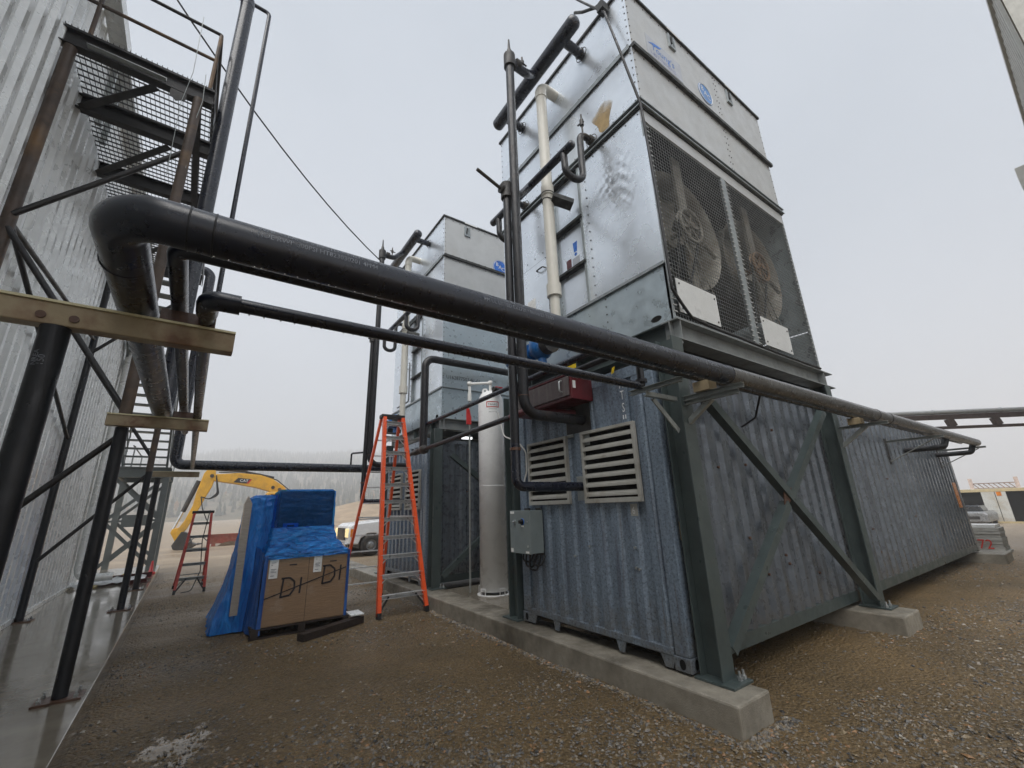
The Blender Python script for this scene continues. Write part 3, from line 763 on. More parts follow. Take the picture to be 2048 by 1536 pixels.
def container(o, label):
    t = thing('shipping_container', (6.1, o + 1.22, 0), label, 'container', 'corrugated steel containers under the steel frames')
    W, Lc, H = 2.438, 12.19, 2.896
    # end wall facing the yard
    mb = MB(); corrugated(mb, (0.036, o + W - 0.15, 0), (0, -1, 0), W - 0.30, 0.17, H - 0.10, (-1, 0, 0), 0.2364, 0.036, 0.37, 0.13)
    obj('end_panel', mb, 'container_blue', t)
    mb = MB(); corrugated(mb, (0.13, o + 0.036, 0), (1, 0, 0), Lc - 0.26, 0.165, H - 0.08, (0, -1, 0), 0.278, 0.042, 0.34, 0.16)
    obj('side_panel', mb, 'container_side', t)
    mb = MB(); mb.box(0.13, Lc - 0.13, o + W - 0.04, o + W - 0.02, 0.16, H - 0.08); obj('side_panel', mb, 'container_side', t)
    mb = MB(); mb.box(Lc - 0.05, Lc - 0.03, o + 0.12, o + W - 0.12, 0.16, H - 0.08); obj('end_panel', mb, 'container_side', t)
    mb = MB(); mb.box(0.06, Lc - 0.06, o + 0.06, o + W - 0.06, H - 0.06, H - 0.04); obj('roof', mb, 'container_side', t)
    mb = MB(); mb.box(0.1, Lc - 0.1, o + 0.09, o + W - 0.09, 0.06, 0.15); obj('floor_pan', mb, 'dark_steel', t)
    for (x, y, mm) in ((0.0, 0.0, 'container_blue'), (0.0, W - 0.15, 'container_blue'), (Lc - 0.15, 0.0, 'container_side'), (Lc - 0.15, W - 0.15, 'container_side')):
        mb = MB(); mb.box(x, x + 0.15, o + y, o + y + 0.15, 0.119, H - 0.119); obj('corner_post', mb, mm, t, bevel=0.012)
        for z in (0.001, H - 0.118):
            mb = MB(); mb.box(x - 0.003, x + 0.165, o + y - 0.003, o + y + 0.165, z, z + 0.117)
            c = obj('corner_casting', mb, 'container_blue' if x < 1 else 'container_side', t, bevel=0.008)
            if x < 1 and z < 1:
                el = [(0.03 * math.cos(a), 0.042 * math.sin(a)) for a in np.linspace(0, 6.283, 14, endpoint=False)]
                hb = MB(); hb.prism(el, (x - 0.005, o + y + 0.08, 0.06), (0, -1, 0), (0, 0, 1), (0.02, 0, 0)); obj('hole', hb, 'dark_void', c)
                hb = MB(); hb.prism(el, (x + 0.08, o + y - 0.005, 0.06), (1, 0, 0), (0, 0, 1), (0, 0.02, 0)); obj('hole', hb, 'dark_void', c)
    mb = MB(); mb.box(-0.002, 0.07, o + 0.165, o + W - 0.165, 0.105, 0.172); 
    obj('bottom_rail', mb, 'container_blue', t, bevel=0.006)
    for y, w in ((0.23, 0.16), (0.78, 0.13), (1.78, 0.13), (2.24, 0.16)):
        mb = MB(); mb.prism([(-w / 2, 0), (w / 2, 0), (w / 4, -0.10), (-w / 4, -0.10)], (0.004, o + y, 0.104), (0, 1, 0), (0, 0, 1), (0.012, 0, 0))
        obj('fork_tab', mb, 'container_blue', t)
    mb = MB(); mb.box(0.155, Lc - 0.155, o - 0.002, o + 0.07, 0.03, 0.164); obj('bottom_rail', mb, 'steel_green', t, bevel=0.006)
    mb = MB(); mb.box(0.155, Lc - 0.155, o - 0.002, o + 0.07, H - 0.10, H - 0.02); obj('top_rail', mb, 'container_side', t)
    mb = MB(); mb.box(-0.004, 0.07, o + 0.155, o + W - 0.155, H - 0.13, H - 0.01); obj('top_rail', mb, 'container_blue', t)
    # louvred vents in the end wall
    for y0, y1 in ((0.29, 1.095), (1.36, 2.165)):
        mb = MB(); z0, z1 = 1.445, 2.27; q = 0.035; x0 = -0.045
        for bx in ((y0, y1, z1 - q, z1), (y0, y1, z0, z0 + q * 1.4), (y0, y0 + q, z0 + q * 1.4, z1 - q), (y1 - q, y1, z0 + q * 1.4, z1 - q)):
            mb.box(x0, 0.004, o + bx[0], o + bx[1], bx[2], bx[3])
        v = obj('louvre_vent', mb, 'louvre_beige', t, bevel=0.003)
        mb = MB(); mb.box(-0.004, 0.001, o + y0 + q, o + y1 - q, z0 + q, z1 - q); obj('shade_backing', mb, 'dark_void', v)  # near-black panel stands in for the shade behind the slats
        n = 7; step = (z1 - z0 - 0.10) / n
        for k in range(n):
            zz = z0 + 0.075 + k * step
            mb = MB()
            prof = [(-0.043, 0.0), (-0.036, -0.008), (-0.040, 0.030), (-0.028, 0.034), (-0.010, 0.066), (-0.006, 0.060), (-0.024, 0.026)]
            prof = [(-0.044, -0.004), (-0.044, 0.014), (-0.036, 0.017), (-0.036, 0.026), (-0.012, 0.052), (-0.008, 0.047), (-0.031, 0.020), (-0.039, 0.0)]
            mb.prism(prof, (0, o + y0 + q + 0.001, zz), (1, 0, 0), (0, 0, 1), (0, y1 - y0 - 2 * q - 0.002, 0))
            obj('slat', mb, 'louvre_beige', v)
    # bolts and patches showing on the walls
    mb = MB()
    for y, z in ((1.10, 0.98), (0.46, 1.0), (0.43, 0.80), (0.47, 0.81), (1.36, 0.86)):
        mb.cyl((0.0, o + y, z), (-0.022, o + y, z), 0.014, seg=6, smooth=False)
    stuff(obj('bolt', mb, 'bolt', t))
    mb = MB()
    for x, z in ((0.95, 1.78), (1.55, 1.82), (1.35, 1.02), (1.9, 1.1), (1.6, 0.72), (1.62, 0.62), (2.1, 0.78), (2.15, 0.68), (2.4, 2.3), (2.9, 0.5), (5.2, 0.9), (5.3, 0.55), (6.6, 1.7), (7.7, 1.0)):
        mb.cyl((x, o + 0.002, z), (x, o - 0.018, z), 0.016, seg=6, smooth=False)
    stuff(obj('bolt', mb, 'rust_plate', t))
    mb = MB(); mb.box(0.10, 0.135, o - 0.006, o - 0.001, 1.08, 1.25); obj('door_plate', mb, 'beige_beam', t)
    return t

def rivet_row(mb, p0, p1, n, out, r=0.011, h=0.008):
    p0 = Vector(p0); p1 = Vector(p1); out = Vector(out)
    for k in range(n):
        p = p0.lerp(p1, k / max(1, n - 1))
        mb.cyl(p, p + out * h, r, r * 0.7, seg=6, smooth=False)

def badge(parent, x, y, z, R, m='decal_blue', faded=False):
    """Round blue maker's badge with white letters, on a wall facing -Y."""
    mb = MB(); mb.prism([(R * math.cos(a), R * math.sin(a)) for a in np.linspace(0, 6.283, 40, endpoint=False)], (x, y, z), (1, 0, 0), (0, 0, 1), (0, 0.004, 0))
    d = obj('badge', mb, m, parent)
    mb = MB(); mb.ring((x, y - 0.001, z), (0, 1, 0), R * 0.93, 0.007, 40, 4)
    for ch, dx, dz in (('B', -0.42, 0.12), ('A', -0.02, -0.18), ('C', 0.40, -0.48 + 0.12)):
        text(mb, ch, R * 0.72, (x + dx * R, y - 0.003, z + dz * R + 0.0), (1, 0, 0), (0, 0, 1), center=True)
    obj('lettering', mb, 'ink_white' if not faded else 'white_label', d)

def condenser(o, label, fans):
    x0, x1, y0, y1 = 0.22, 4.05, o - 0.20, o + 2.95
    t = thing('evaporative_condenser', (2.1, o + 1.4, 3.312), label, 'condenser', 'evaporative condensers on the steel frames')
    th = 0.012
    # skirt pan
    zs0, zs1 = 3.312, 4.0
    for bx in ((x0, x0 + th, y0, y1), (x1 - th, x1, y0, y1), (x0 + th, x1 - th, y1 - th, y1)):
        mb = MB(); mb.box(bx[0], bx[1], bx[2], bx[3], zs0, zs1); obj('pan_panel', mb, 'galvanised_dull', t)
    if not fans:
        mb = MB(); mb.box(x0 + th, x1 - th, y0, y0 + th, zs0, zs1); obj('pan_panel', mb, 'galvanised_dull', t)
    mb = MB(); mb.box(x0 + 0.02, x1 - 0.02, y0 + 0.02, y1 - 0.02, zs0 + 0.001, zs0 + 0.02); obj('pan_floor', mb, 'dark_steel', t)
    # lug plates with slots
    mb = MB(); mb.box(x0 - 0.012, x0 - 0.002, y0 + 0.02, y0 + 0.42, zs0, zs0 + 0.13); lp = obj('lug_plate', mb, 'galvanised_dull', t)
    mb = MB(); mb.prism([(0.07 * math.cos(a), 0.035 * math.sin(a)) for a in np.linspace(0, 6.283, 16, endpoint=False)], (x0 - 0.014, y0 + 0.2, zs0 + 0.075), (0, -1, 0), (0, 0, 1), (0.004, 0, 0)); obj('slot', mb, 'dark_void', lp)
    # lip over the skirt
    mb = MB(); mb.box(x0 - 0.03, x0 + 0.02, y0, y1, 4.001, 4.022); mb.box(x0 - 0.03, x0 - 0.024, y0, y1, 3.985, 4.001); obj('drip_lip', mb, 'rib_grey', t)
    zl0, zl1 = 4.023, 6.24
    # side facing the yard: solid sheet, ladder-like bay, door bay
    ya, yb_ = y0 + 1.15, y0 + 1.80
    mb = MB(); 
    if fans:
        n, m_ = 40, 60
        vs_ = []; fs = []
        for i in range(m_ + 1):
            for j in range(n + 1):
                yy = y0 + (ya - y0) * j / n; zz = zl0 + (zl1 - zl0) * i / m_
                u = (yy - (y0 + 0.50)) / 0.38; w = (zz - 5.45) / 0.62
                k = max(0, 1 - u * u - w * w)
                d = k * (0.006 * math.sin(30 * zz + 7 * math.sin(8 * yy) + 3 * math.sin(19 * yy)) + 0.004 * math.sin(23 * yy + 45 * zz)) + 0.007 * math.sin(2.6 * yy + 1.7 * zz) * math.sin(3.1 * (zz - zl0) / (zl1 - zl0))
                edge = min(1, min(j, n - j) / 2, min(i, m_ - i) / 2)
                vs_.append((x0 - d * edge, yy, zz))
        for i in range(m_):
            for j in range(n):
                q = i * (n + 1) + j
                fs.append((q, q + 1, q + n + 2, q + n + 1))
        mb.add(vs_, fs, True)
        obj('casing_panel', mb, 'dented', t)
    else:
        mb.box(x0, x0 + th, y0, ya, zl0, zl1); obj('casing_panel', mb, 'galvanised', t)
    mb = MB(); mb.box(x0 + 0.05, x0 + 0.06, ya, yb_, zl0, zl1); obj('recessed_panel', mb, 'galvanised', t)
    for y in (ya, yb_ - 0.045):
        mb = MB(); mb.box(x0 - 0.012, x0 + 0.05, y, y + 0.045, zl0, zl1); obj('mullion', mb, 'rib_grey', t, bevel=0.004)
    for z in (4.64, 5.37):
        mb = MB(); mb.box(x0 - 0.010, x0 + 0.048, ya + 0.046, yb_ - 0.046, z, z + 0.05); mb.box(x0 - 0.04, x0 - 0.011, ya + 0.0, yb_, z + 0.005, z + 0.04); obj('crossbar', mb, 'seam_black', t)  # rails take the black colour to paint in the shadow on them
    mb = MB(); mb.box(x0, x0 + th, yb_, y1, zl0, zl1); obj('casing_panel', mb, 'galvanised', t)
    # door with a rubber gasket and handle
    dy0, dy1, dz0, dz1 = yb_ + 0.17, yb_ + 1.02, 4.12, 5.17
    def rr(y0_, y1_, z0_, z1_, r):
        P = []
        for cx, cz, a0 in ((y1_ - r, z1_ - r, 0), (y0_ + r, z1_ - r, 90), (y0_ + r, z0_ + r, 180), (y1_ - r, z0_ + r, 270)):
            for k in range(5):
                a = math.radians(a0 + 22.5 * k); P.append((cx + r * math.cos(a), cz + r * math.sin(a)))
        return P
    mb = MB(); mb.prism(rr(dy0 - 0.02, dy1 + 0.02, dz0 - 0.02, dz1 + 0.02, 0.07), (x0 - 0.006, 0, 0), (0, 1, 0), (0, 0, 1), (0.005, 0, 0)); gk = obj('door_gasket', mb, 'seam_black', t)
    mb = MB(); mb.prism(rr(dy0, dy1, dz0, dz1, 0.06), (x0 - 0.022, 0, 0), (0, 1, 0), (0, 0, 1), (0.016, 0, 0)); dr = obj('access_door', mb, 'galvanised', t)
    mb = MB(); mb.tube([(x0 - 0.022, dy0 + 0.04, 5.0), (x0 - 0.075, dy0 + 0.04, 5.0), (x0 - 0.075, dy0 + 0.20, 5.0), (x0 - 0.03, dy0 + 0.20, 5.0)], 0.011, 8, 0.02); obj('handle', mb, 'dark_steel', dr)
    mb = MB(); mb.box(x0 - 0.025, x0 - 0.0225, dy0 + 0.32, dy0 + 0.52, 4.42, 4.6); lb = obj('warning_label', mb, 'white_label', dr)
    # far and hidden walls, inner body
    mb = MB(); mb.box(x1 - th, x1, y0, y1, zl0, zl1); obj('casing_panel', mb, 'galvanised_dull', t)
    mb = MB(); mb.box(x0 + th, x1 - th, y1 - th, y1, zl0, zl1); obj('casing_panel', mb, 'galvanised', t)
    # seam channel at the coil section
    for (a, b, c, d, e, f, mm) in ((x0 - 0.02, x1 + 0.02, y0 - 0.02, y1 + 0.02, 6.241, 6.268, 'seam_black'), (x0 - 0.045, x1 + 0.045, y0 - 0.045, y1 + 0.045, 6.269, 6.285, 'rib_grey'),
                                   (x0 - 0.012, x1 + 0.012, y0 - 0.012, y1 + 0.012, 6.286, 6.345, 'seam_black'), (x0 - 0.045, x1 + 0.045, y0 - 0.045, y1 + 0.045, 6.346, 6.36, 'rib_grey')):
        mb = MB(); mb.box(a, b, c, d, e, f); obj('seam_strip', mb, mm, t)
    # two casing tiers above
    for k, (za, zb) in enumerate(((6.361, 7.31), (7.352, 8.43))):
        mb = MB(); mb.box(x0, x0 + th, y0, y1, za, zb); obj('casing_panel', mb, 'galvanised', t)
        mb = MB(); mb.box(x0 + th, x1, y0, y0 + th, za, zb); obj('casing_panel', mb, 'galvanised_white' if fans else 'galvanised_dull' if False else 'galvanised_white', t)
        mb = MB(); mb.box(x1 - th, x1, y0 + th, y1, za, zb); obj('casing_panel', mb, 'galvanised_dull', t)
        mb = MB(); mb.box(x0 + th, x1 - th, y1 - th, y1, za, zb); obj('casing_panel', mb, 'galvanised', t)
    mb = MB(); mb.box(x0 - 0.004, x1 + 0.004, y0 - 0.004, y1 + 0.004, 7.311, 7.351); obj('seam_strip', mb, 'seam_black', t)
    mb = MB(); mb.box(x0 - 0.035, x0 - 0.005, y0 + 0.02, y1, 7.335, 7.351); mb.box(x0 - 0.035, x0 - 0.028, y0 + 0.02, y1, 7.28, 7.335); obj('drip_lip', mb, 'rib_grey', t)
    mb = MB(); mb.box(x0 + 0.0, x1 + 0.05, y0 - 0.05, y0 - 0.005, 7.30, 7.36); obj('drip_lip', mb, 'seam_black', t)
    mb = MB(); mb.box(x0 - 0.03, x1 + 0.03, y0 - 0.03, y1 + 0.03, 8.431, 8.47); obj('top_rim', mb, 'seam_black', t)
    # latches on the upper tier
    for lx in (1.2, 2.86) if fans else (0.78, 2.7):
        mb = MB(); z = 8.08
        mb.box(lx, lx + 0.03, y0 - 0.03, y0 - 0.001, z, z + 0.27); mb.box(lx + 0.13, lx + 0.16, y0 - 0.03, y0 - 0.001, z, z + 0.27)
        mb.box(lx + 0.03, lx + 0.13, y0 - 0.03, y0 - 0.001, z, z + 0.03); mb.box(lx + 0.03, lx + 0.13, y0 - 0.012, y0 - 0.001, z + 0.03, z + 0.27)
        la = obj('latch', mb, 'rib_grey', t)
        mb = MB(); mb.bar((lx + 0.08, y0 - 0.03, z + 0.24), (lx + 0.06, y0 - 0.03, z + 0.08), 0.025, 0.02, (0, 1, 0)); obj('latch_lever', mb, 'seam_black', la)
        mb = MB(); mb.box(lx + 0.05 * 0, lx + 0.36, y0 - 0.036, y0 - 0.031, 8.436, 8.466); obj('rim_gap_plate', mb, 'plate_white', t)
    badge(t, 2.10 if fans else 1.85, y0 - 0.005, 7.74 if fans else 7.50, 0.20 if fans else 0.22, 'decal_blue_faded' if fans else 'decal_blue', fans)
    # rivets along every seam
    mb = MB(); W_ = (-1, 0, 0); S_ = (0, -1, 0)
    for z in (6.42, 7.26, 7.40, 8.38):
        rivet_row(mb, (x0, y0 + 0.06, z), (x0, y1 - 0.06, z), 17, W_)
        rivet_row(mb, (x0 + 0.06, y0, z), (x1 - 0.06, y0, z), 21, S_)
    for yy in (y0 + 0.03, y1 - 0.03):
        rivet_row(mb, (x0, yy, 6.45), (x0, yy, 8.35), 16, W_)
    rivet_row(mb, (x0, y0 + 1.05, zl0 + 0.06), (x0, y0 + 1.05, zl1 - 0.06), 16, W_)
    rivet_row(mb, (x0, y0 + 0.06, zl1 - 0.05), (x0, ya - 0.1, zl1 - 0.05), 6, W_)
    rivet_row(mb, (x0, y0 + 0.90, 3.42), (x0, y0 + 0.90, 3.95), 6, W_)
    rivet_row(mb, (x0, yb_ + 0.06, zl0 + 0.06), (x0, yb_ + 0.06, zl1 - 0.06), 16, W_)
    rivet_row(mb, (x0, yb_ + 0.06, 5.3), (x0, y1 - 0.06, 5.3), 7, W_)
    for xx in (x0 + 0.03, x1 - 0.03, x0 + 2.25, x0 + 2.32):
        rivet_row(mb, (xx, y0, 6.45), (xx, y0, 8.35), 16, S_)
    if not fans:
        rivet_row(mb, (x0 + 0.03, y0, 3.45), (x0 + 0.03, y0, 6.2), 26, S_)
        rivet_row(mb, (x0 + 0.06, y0, 3.42), (x1 - 0.06, y0, 3.42), 26, S_)
    stuff(obj('rivets', mb, 'rivet', t))
    if not fans:
        mb = MB(); mb.box(x0 + th, x1 - th, y0, y0 + th, zl0, zl1); obj('casing_panel', mb, 'galvanised_dull', t)
        mb = MB(); mb.box(x0, x1, y0 - 0.03, y0 - 0.001, 4.001, 4.022); obj('drip_lip', mb, 'rib_grey', t)
        mb = MB(); text(mb, 'U162877503-01-01', 0.125, (x0 + 0.10, y0 - 0.004, 4.22), (1, 0, 0), (0, 0, 1), 0.9); obj('stencil_lettering', mb, 'ink_black', t)
        return t
    # ---- fan side
    zt = 6.05
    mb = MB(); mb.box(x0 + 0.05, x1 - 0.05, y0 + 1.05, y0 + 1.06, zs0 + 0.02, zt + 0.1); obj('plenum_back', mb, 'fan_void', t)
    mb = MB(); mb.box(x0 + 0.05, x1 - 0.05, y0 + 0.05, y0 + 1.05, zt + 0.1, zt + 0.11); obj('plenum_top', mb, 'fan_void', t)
    mb = MB(); mb.box(x0, x1, y0, y0 + 0.03, zt, zl1); obj('head_plate', mb, 'galvanised_white', t)
    for a, b in ((x0, x0 + 0.05), (x1 - 0.05, x1), (1.99, 2.13)):
        mb = MB(); mb.box(a, b, y0 - 0.003, y0 + 0.03, zs0, zt - 0.001); obj('fan_frame_post', mb, 'rib_grey', t)
    for a, b in ((x0 + 0.05, 1.99), (2.13, x1 - 0.05)):
        mb = MB(); mb.box(a, b, y0, y0 + 0.03, zs0, zs0 + 0.05); obj('fan_frame_sill', mb, 'rib_grey', t)
        mb = MB(); w = 0.0022
        xs = np.arange(a, b, 0.052); zs = np.arange(zs0 + 0.05, zt, 0.052)
        for x in xs: mb.box(x - w, x + w, y0 + 0.006, y0 + 0.0103, zs0 + 0.05, zt)
        for z in zs: mb.box(a, b, y0 + 0.0015, y0 + 0.006, z - w, z + w)
        stuff(obj('guard_mesh', mb, 'wire', t))
    # clips down each edge of the mesh
    mb = MB()
    for x in (x0 + 0.055, 1.985, 2.135, x1 - 0.055):
        for z in np.arange(zs0 + 0.1, zt, 0.075): mb.box(x - 0.035, x + 0.035, y0 - 0.010, y0 - 0.0035, z, z + 0.012)
    stuff(obj('mesh_clips', mb, 'galvanised_white', t))
    for px in (0.36, 2.30):
        mb = MB(); mb.box(px, px + 0.82, y0 - 0.012, y0 - 0.004, 3.43, 3.85); pl = obj('cover_plate', mb, 'plate_white', t)
        mb = MB()
        for dx in (0.05, 0.77):
            for dz in (0.05, 0.36): mb.cyl((px + dx, y0 - 0.012, 3.43 + dz), (px + dx, y0 - 0.02, 3.43 + dz), 0.012, seg=6, smooth=False)
        stuff(obj('bolt', mb, 'rivet', pl))
    for fx, mm in ((1.12, 'fan_metal'), (2.99, 'fan_rust')):
        fz = 4.91; R = 0.80
        # fan ring (venturi)
        mb = MB(); mb.lathe((fx, 0, fz), [(R + 0.06, y0 + 0.20), (R, y0 + 0.26), (R, y0 + 0.72), (R + 0.012, y0 + 0.72), (R + 0.012, y0 + 0.26), (R + 0.07, y0 + 0.21), (R + 0.06, y0 + 0.20)], 40, 'y')
        obj('fan_ring', mb, 'fan_metal', t)
        # blades
        mb = MB()
        for k in range(6):
            a = math.radians(20 + 60 * k)
            u = Vector((math.cos(a), 0, math.sin(a))); w = Vector((-math.sin(a), 0, math.cos(a)))
            vs_ = []
            for r_, tw, ch in ((0.14, 0.9, 0.13), (0.42, 0.6, 0.22), (0.77, 0.35, 0.27)):
                for sgn in (-1, 1):
                    vs_.append(Vector((fx, y0 + 0.50, fz)) + u * r_ + w * sgn * ch * math.cos(tw) / 1.6 + Vector((0, sgn * ch * math.sin(tw) / 1.6, 0)))
            vv = vs_ + [v + Vector((0, 0.012, 0)) for v in vs_]
            mb.add(vv, [(0, 1, 3, 2), (2, 3, 5, 4), (6, 8, 9, 7), (8, 10, 11, 9), (4, 5, 11, 10), (0, 2, 8, 6), (2, 4, 10, 8), (1, 7, 9, 3), (3, 9, 11, 5)])
        mb.cyl((fx, y0 + 0.40, fz), (fx, y0 + 0.60, fz), 0.15, seg=16)
        obj('fan_blades', mb, 'fan_metal', t)
        # belt pulley with spokes
        mb = MB(); yy = y0 + 0.10; Rp = 0.235
        mb.ring((fx, yy, fz), (0, 1, 0), Rp, 0.022, 32, 6); mb.ring((fx, yy + 0.05, fz), (0, 1, 0), Rp, 0.022, 32, 6)
        mb.cyl((fx, yy - 0.03, fz), (fx, y0 + 0.45, fz), 0.045, seg=12)
        for k in range(6):
            a = math.radians(15 + 60 * k); mb.bar((fx + 0.04 * math.cos(a), yy + 0.02, fz + 0.04 * math.sin(a)), (fx + Rp * math.cos(a), yy + 0.02, fz + Rp * math.sin(a)), 0.035, 0.02, (0, 1, 0))
        obj('pulley', mb, mm, t)
        # motor beam, belt and stay rods
        mb = MB(); mb.box(fx - 0.09, fx + 0.09, y0 + 0.16, y0 + 0.20, fz + 0.02, zt); mb.box(fx - 0.07, fx + 0.07, y0 + 0.16, y0 + 0.20, zs0 + 0.1, fz - 0.05); obj('bearing_post', mb, 'fan_metal', t)
        mb = MB(); mb.bar((fx - Rp, yy + 0.02, fz), (fx - 0.55, yy + 0.02, 3.75), 0.03, 0.015, (0, 1, 0)); mb.bar((fx + Rp, yy + 0.02, fz), (fx - 0.35, yy + 0.02, 3.72), 0.03, 0.015, (0, 1, 0)); obj('drive_belt', mb, 'black_plastic', t)
        mb = MB(); mb.cyl((fx - 0.45, yy - 0.02, 3.72), (fx - 0.45, y0 + 0.5, 3.72), 0.12, seg=16); obj('fan_motor', mb, 'galvanised_dull', t)
        mb = MB(); mb.cyl((fx + 0.28, y0 + 0.12, fz - 0.17), (fx + 0.52, y0 + 0.12, fz - 0.30), 0.03, seg=10); obj('grease_line_box', mb, 'fan_metal', t)
        mb = MB(); mb.cyl((fx - 0.1, y0 + 0.14, fz - 0.1), (fx + 0.35, y0 + 0.14, fz - 0.95), 0.010, seg=6); mb.cyl((fx - 0.3, y0 + 0.14, fz + 0.1), (fx + 0.1, y0 + 0.14, fz - 0.9), 0.010, seg=6); obj('stay_rod', mb, 'fan_metal', t)
    # faded supplier's sticker
    mb = MB(); mb.prism([(0, 0), (0.84, 0), (0.84, 0.38), (0, 0.38)], (0.60, y0 - 0.004, 7.50), (1, 0, 0), (0, 0, 1), (0, 0.003, 0)); st = obj('sticker', mb, 'decal_pale', t)
    mb = MB(); text(mb, "Young's", 0.185, (0.70, y0 - 0.006, 7.65), (1, 0, 0), (0.12, 0, 1), 0.95)
    mb.prism([(0, 0), (0.26, 0.05), (0.34, 0.12), (0.12, 0.07)], (0.64, y0 - 0.007, 7.73), (1, 0, 0), (0, 0, 1), (0, 0.001, 0)); obj('lettering', mb, 'decal_sky', st)
    mb = MB(); text(mb, '1-877-767-0712', 0.095, (0.66, y0 - 0.006, 7.54), (1, 0, 0), (0, 0, 1), 0.98); obj('lettering', mb, 'decal_lilac', st)
    # rust bloom by the inlet flange, peeled patch at the far corner
    mb = MB(); mb.prism([(0.30 * math.cos(a) * (0.6 + 0.2 * math.sin(3 * a)), 0.38 * math.sin(a) * (0.8 + 0.15 * math.sin(2 * a))) for a in np.linspace(0, 6.283, 28, endpoint=False)], (x0 - 0.0012, y0 + 0.60, 6.71), (0, 1, 0), (0, 0, 1), (0.001, 0, 0)); obj('rust_bloom', mb, 'rust_stain', t)
    mb = MB(); xs = x0 + 0.0475
    mb.prism([(-0.03, 0.0), (0.03, 0.0), (0.045, 0.16), (-0.045, 0.16)], (xs, 1.20 + o, 4.96), (0, -1, 0), (0, 0, 1), (0.002, 0, 0)); mb.cyl((xs, 1.20 + o, 4.92), (xs + 0.002, 1.20 + o, 4.92), 0.026, seg=14)
    obj('exclamation_mark', mb, 'decal_blue', t)
    mb = MB(); mb.box(x0 + 0.047, x0 + 0.0495, 1.13 + o, 1.27 + o, 4.76, 4.87); obj('warning_sign', mb, 'decal_pale', t)
    mb = MB(); mb.box(x0 + 0.047, x0 + 0.0495, 1.30 + o, 1.40 + o, 4.76, 4.90); s2 = obj('warning_sign', mb, 'hose_box_red', t)
    return t

def flange_stub(mb_pipe, mb_fl, p, x_wall, r):
    """Short branch from p along +X to the casing, ending in a wire-rimmed flange."""
    mb_pipe.cyl(p, (x_wall - 0.01, p[1], p[2]), r, seg=14)
    mb_fl.cyl((x_wall - 0.075, p[1], p[2]), (x_wall - 0.055, p[1], p[2]), r * 1.22, seg=16)
    mb_fl.ring((x_wall - 0.03, p[1], p[2]), (1, 0, 0), r * 1.55, 0.006, 20, 5)

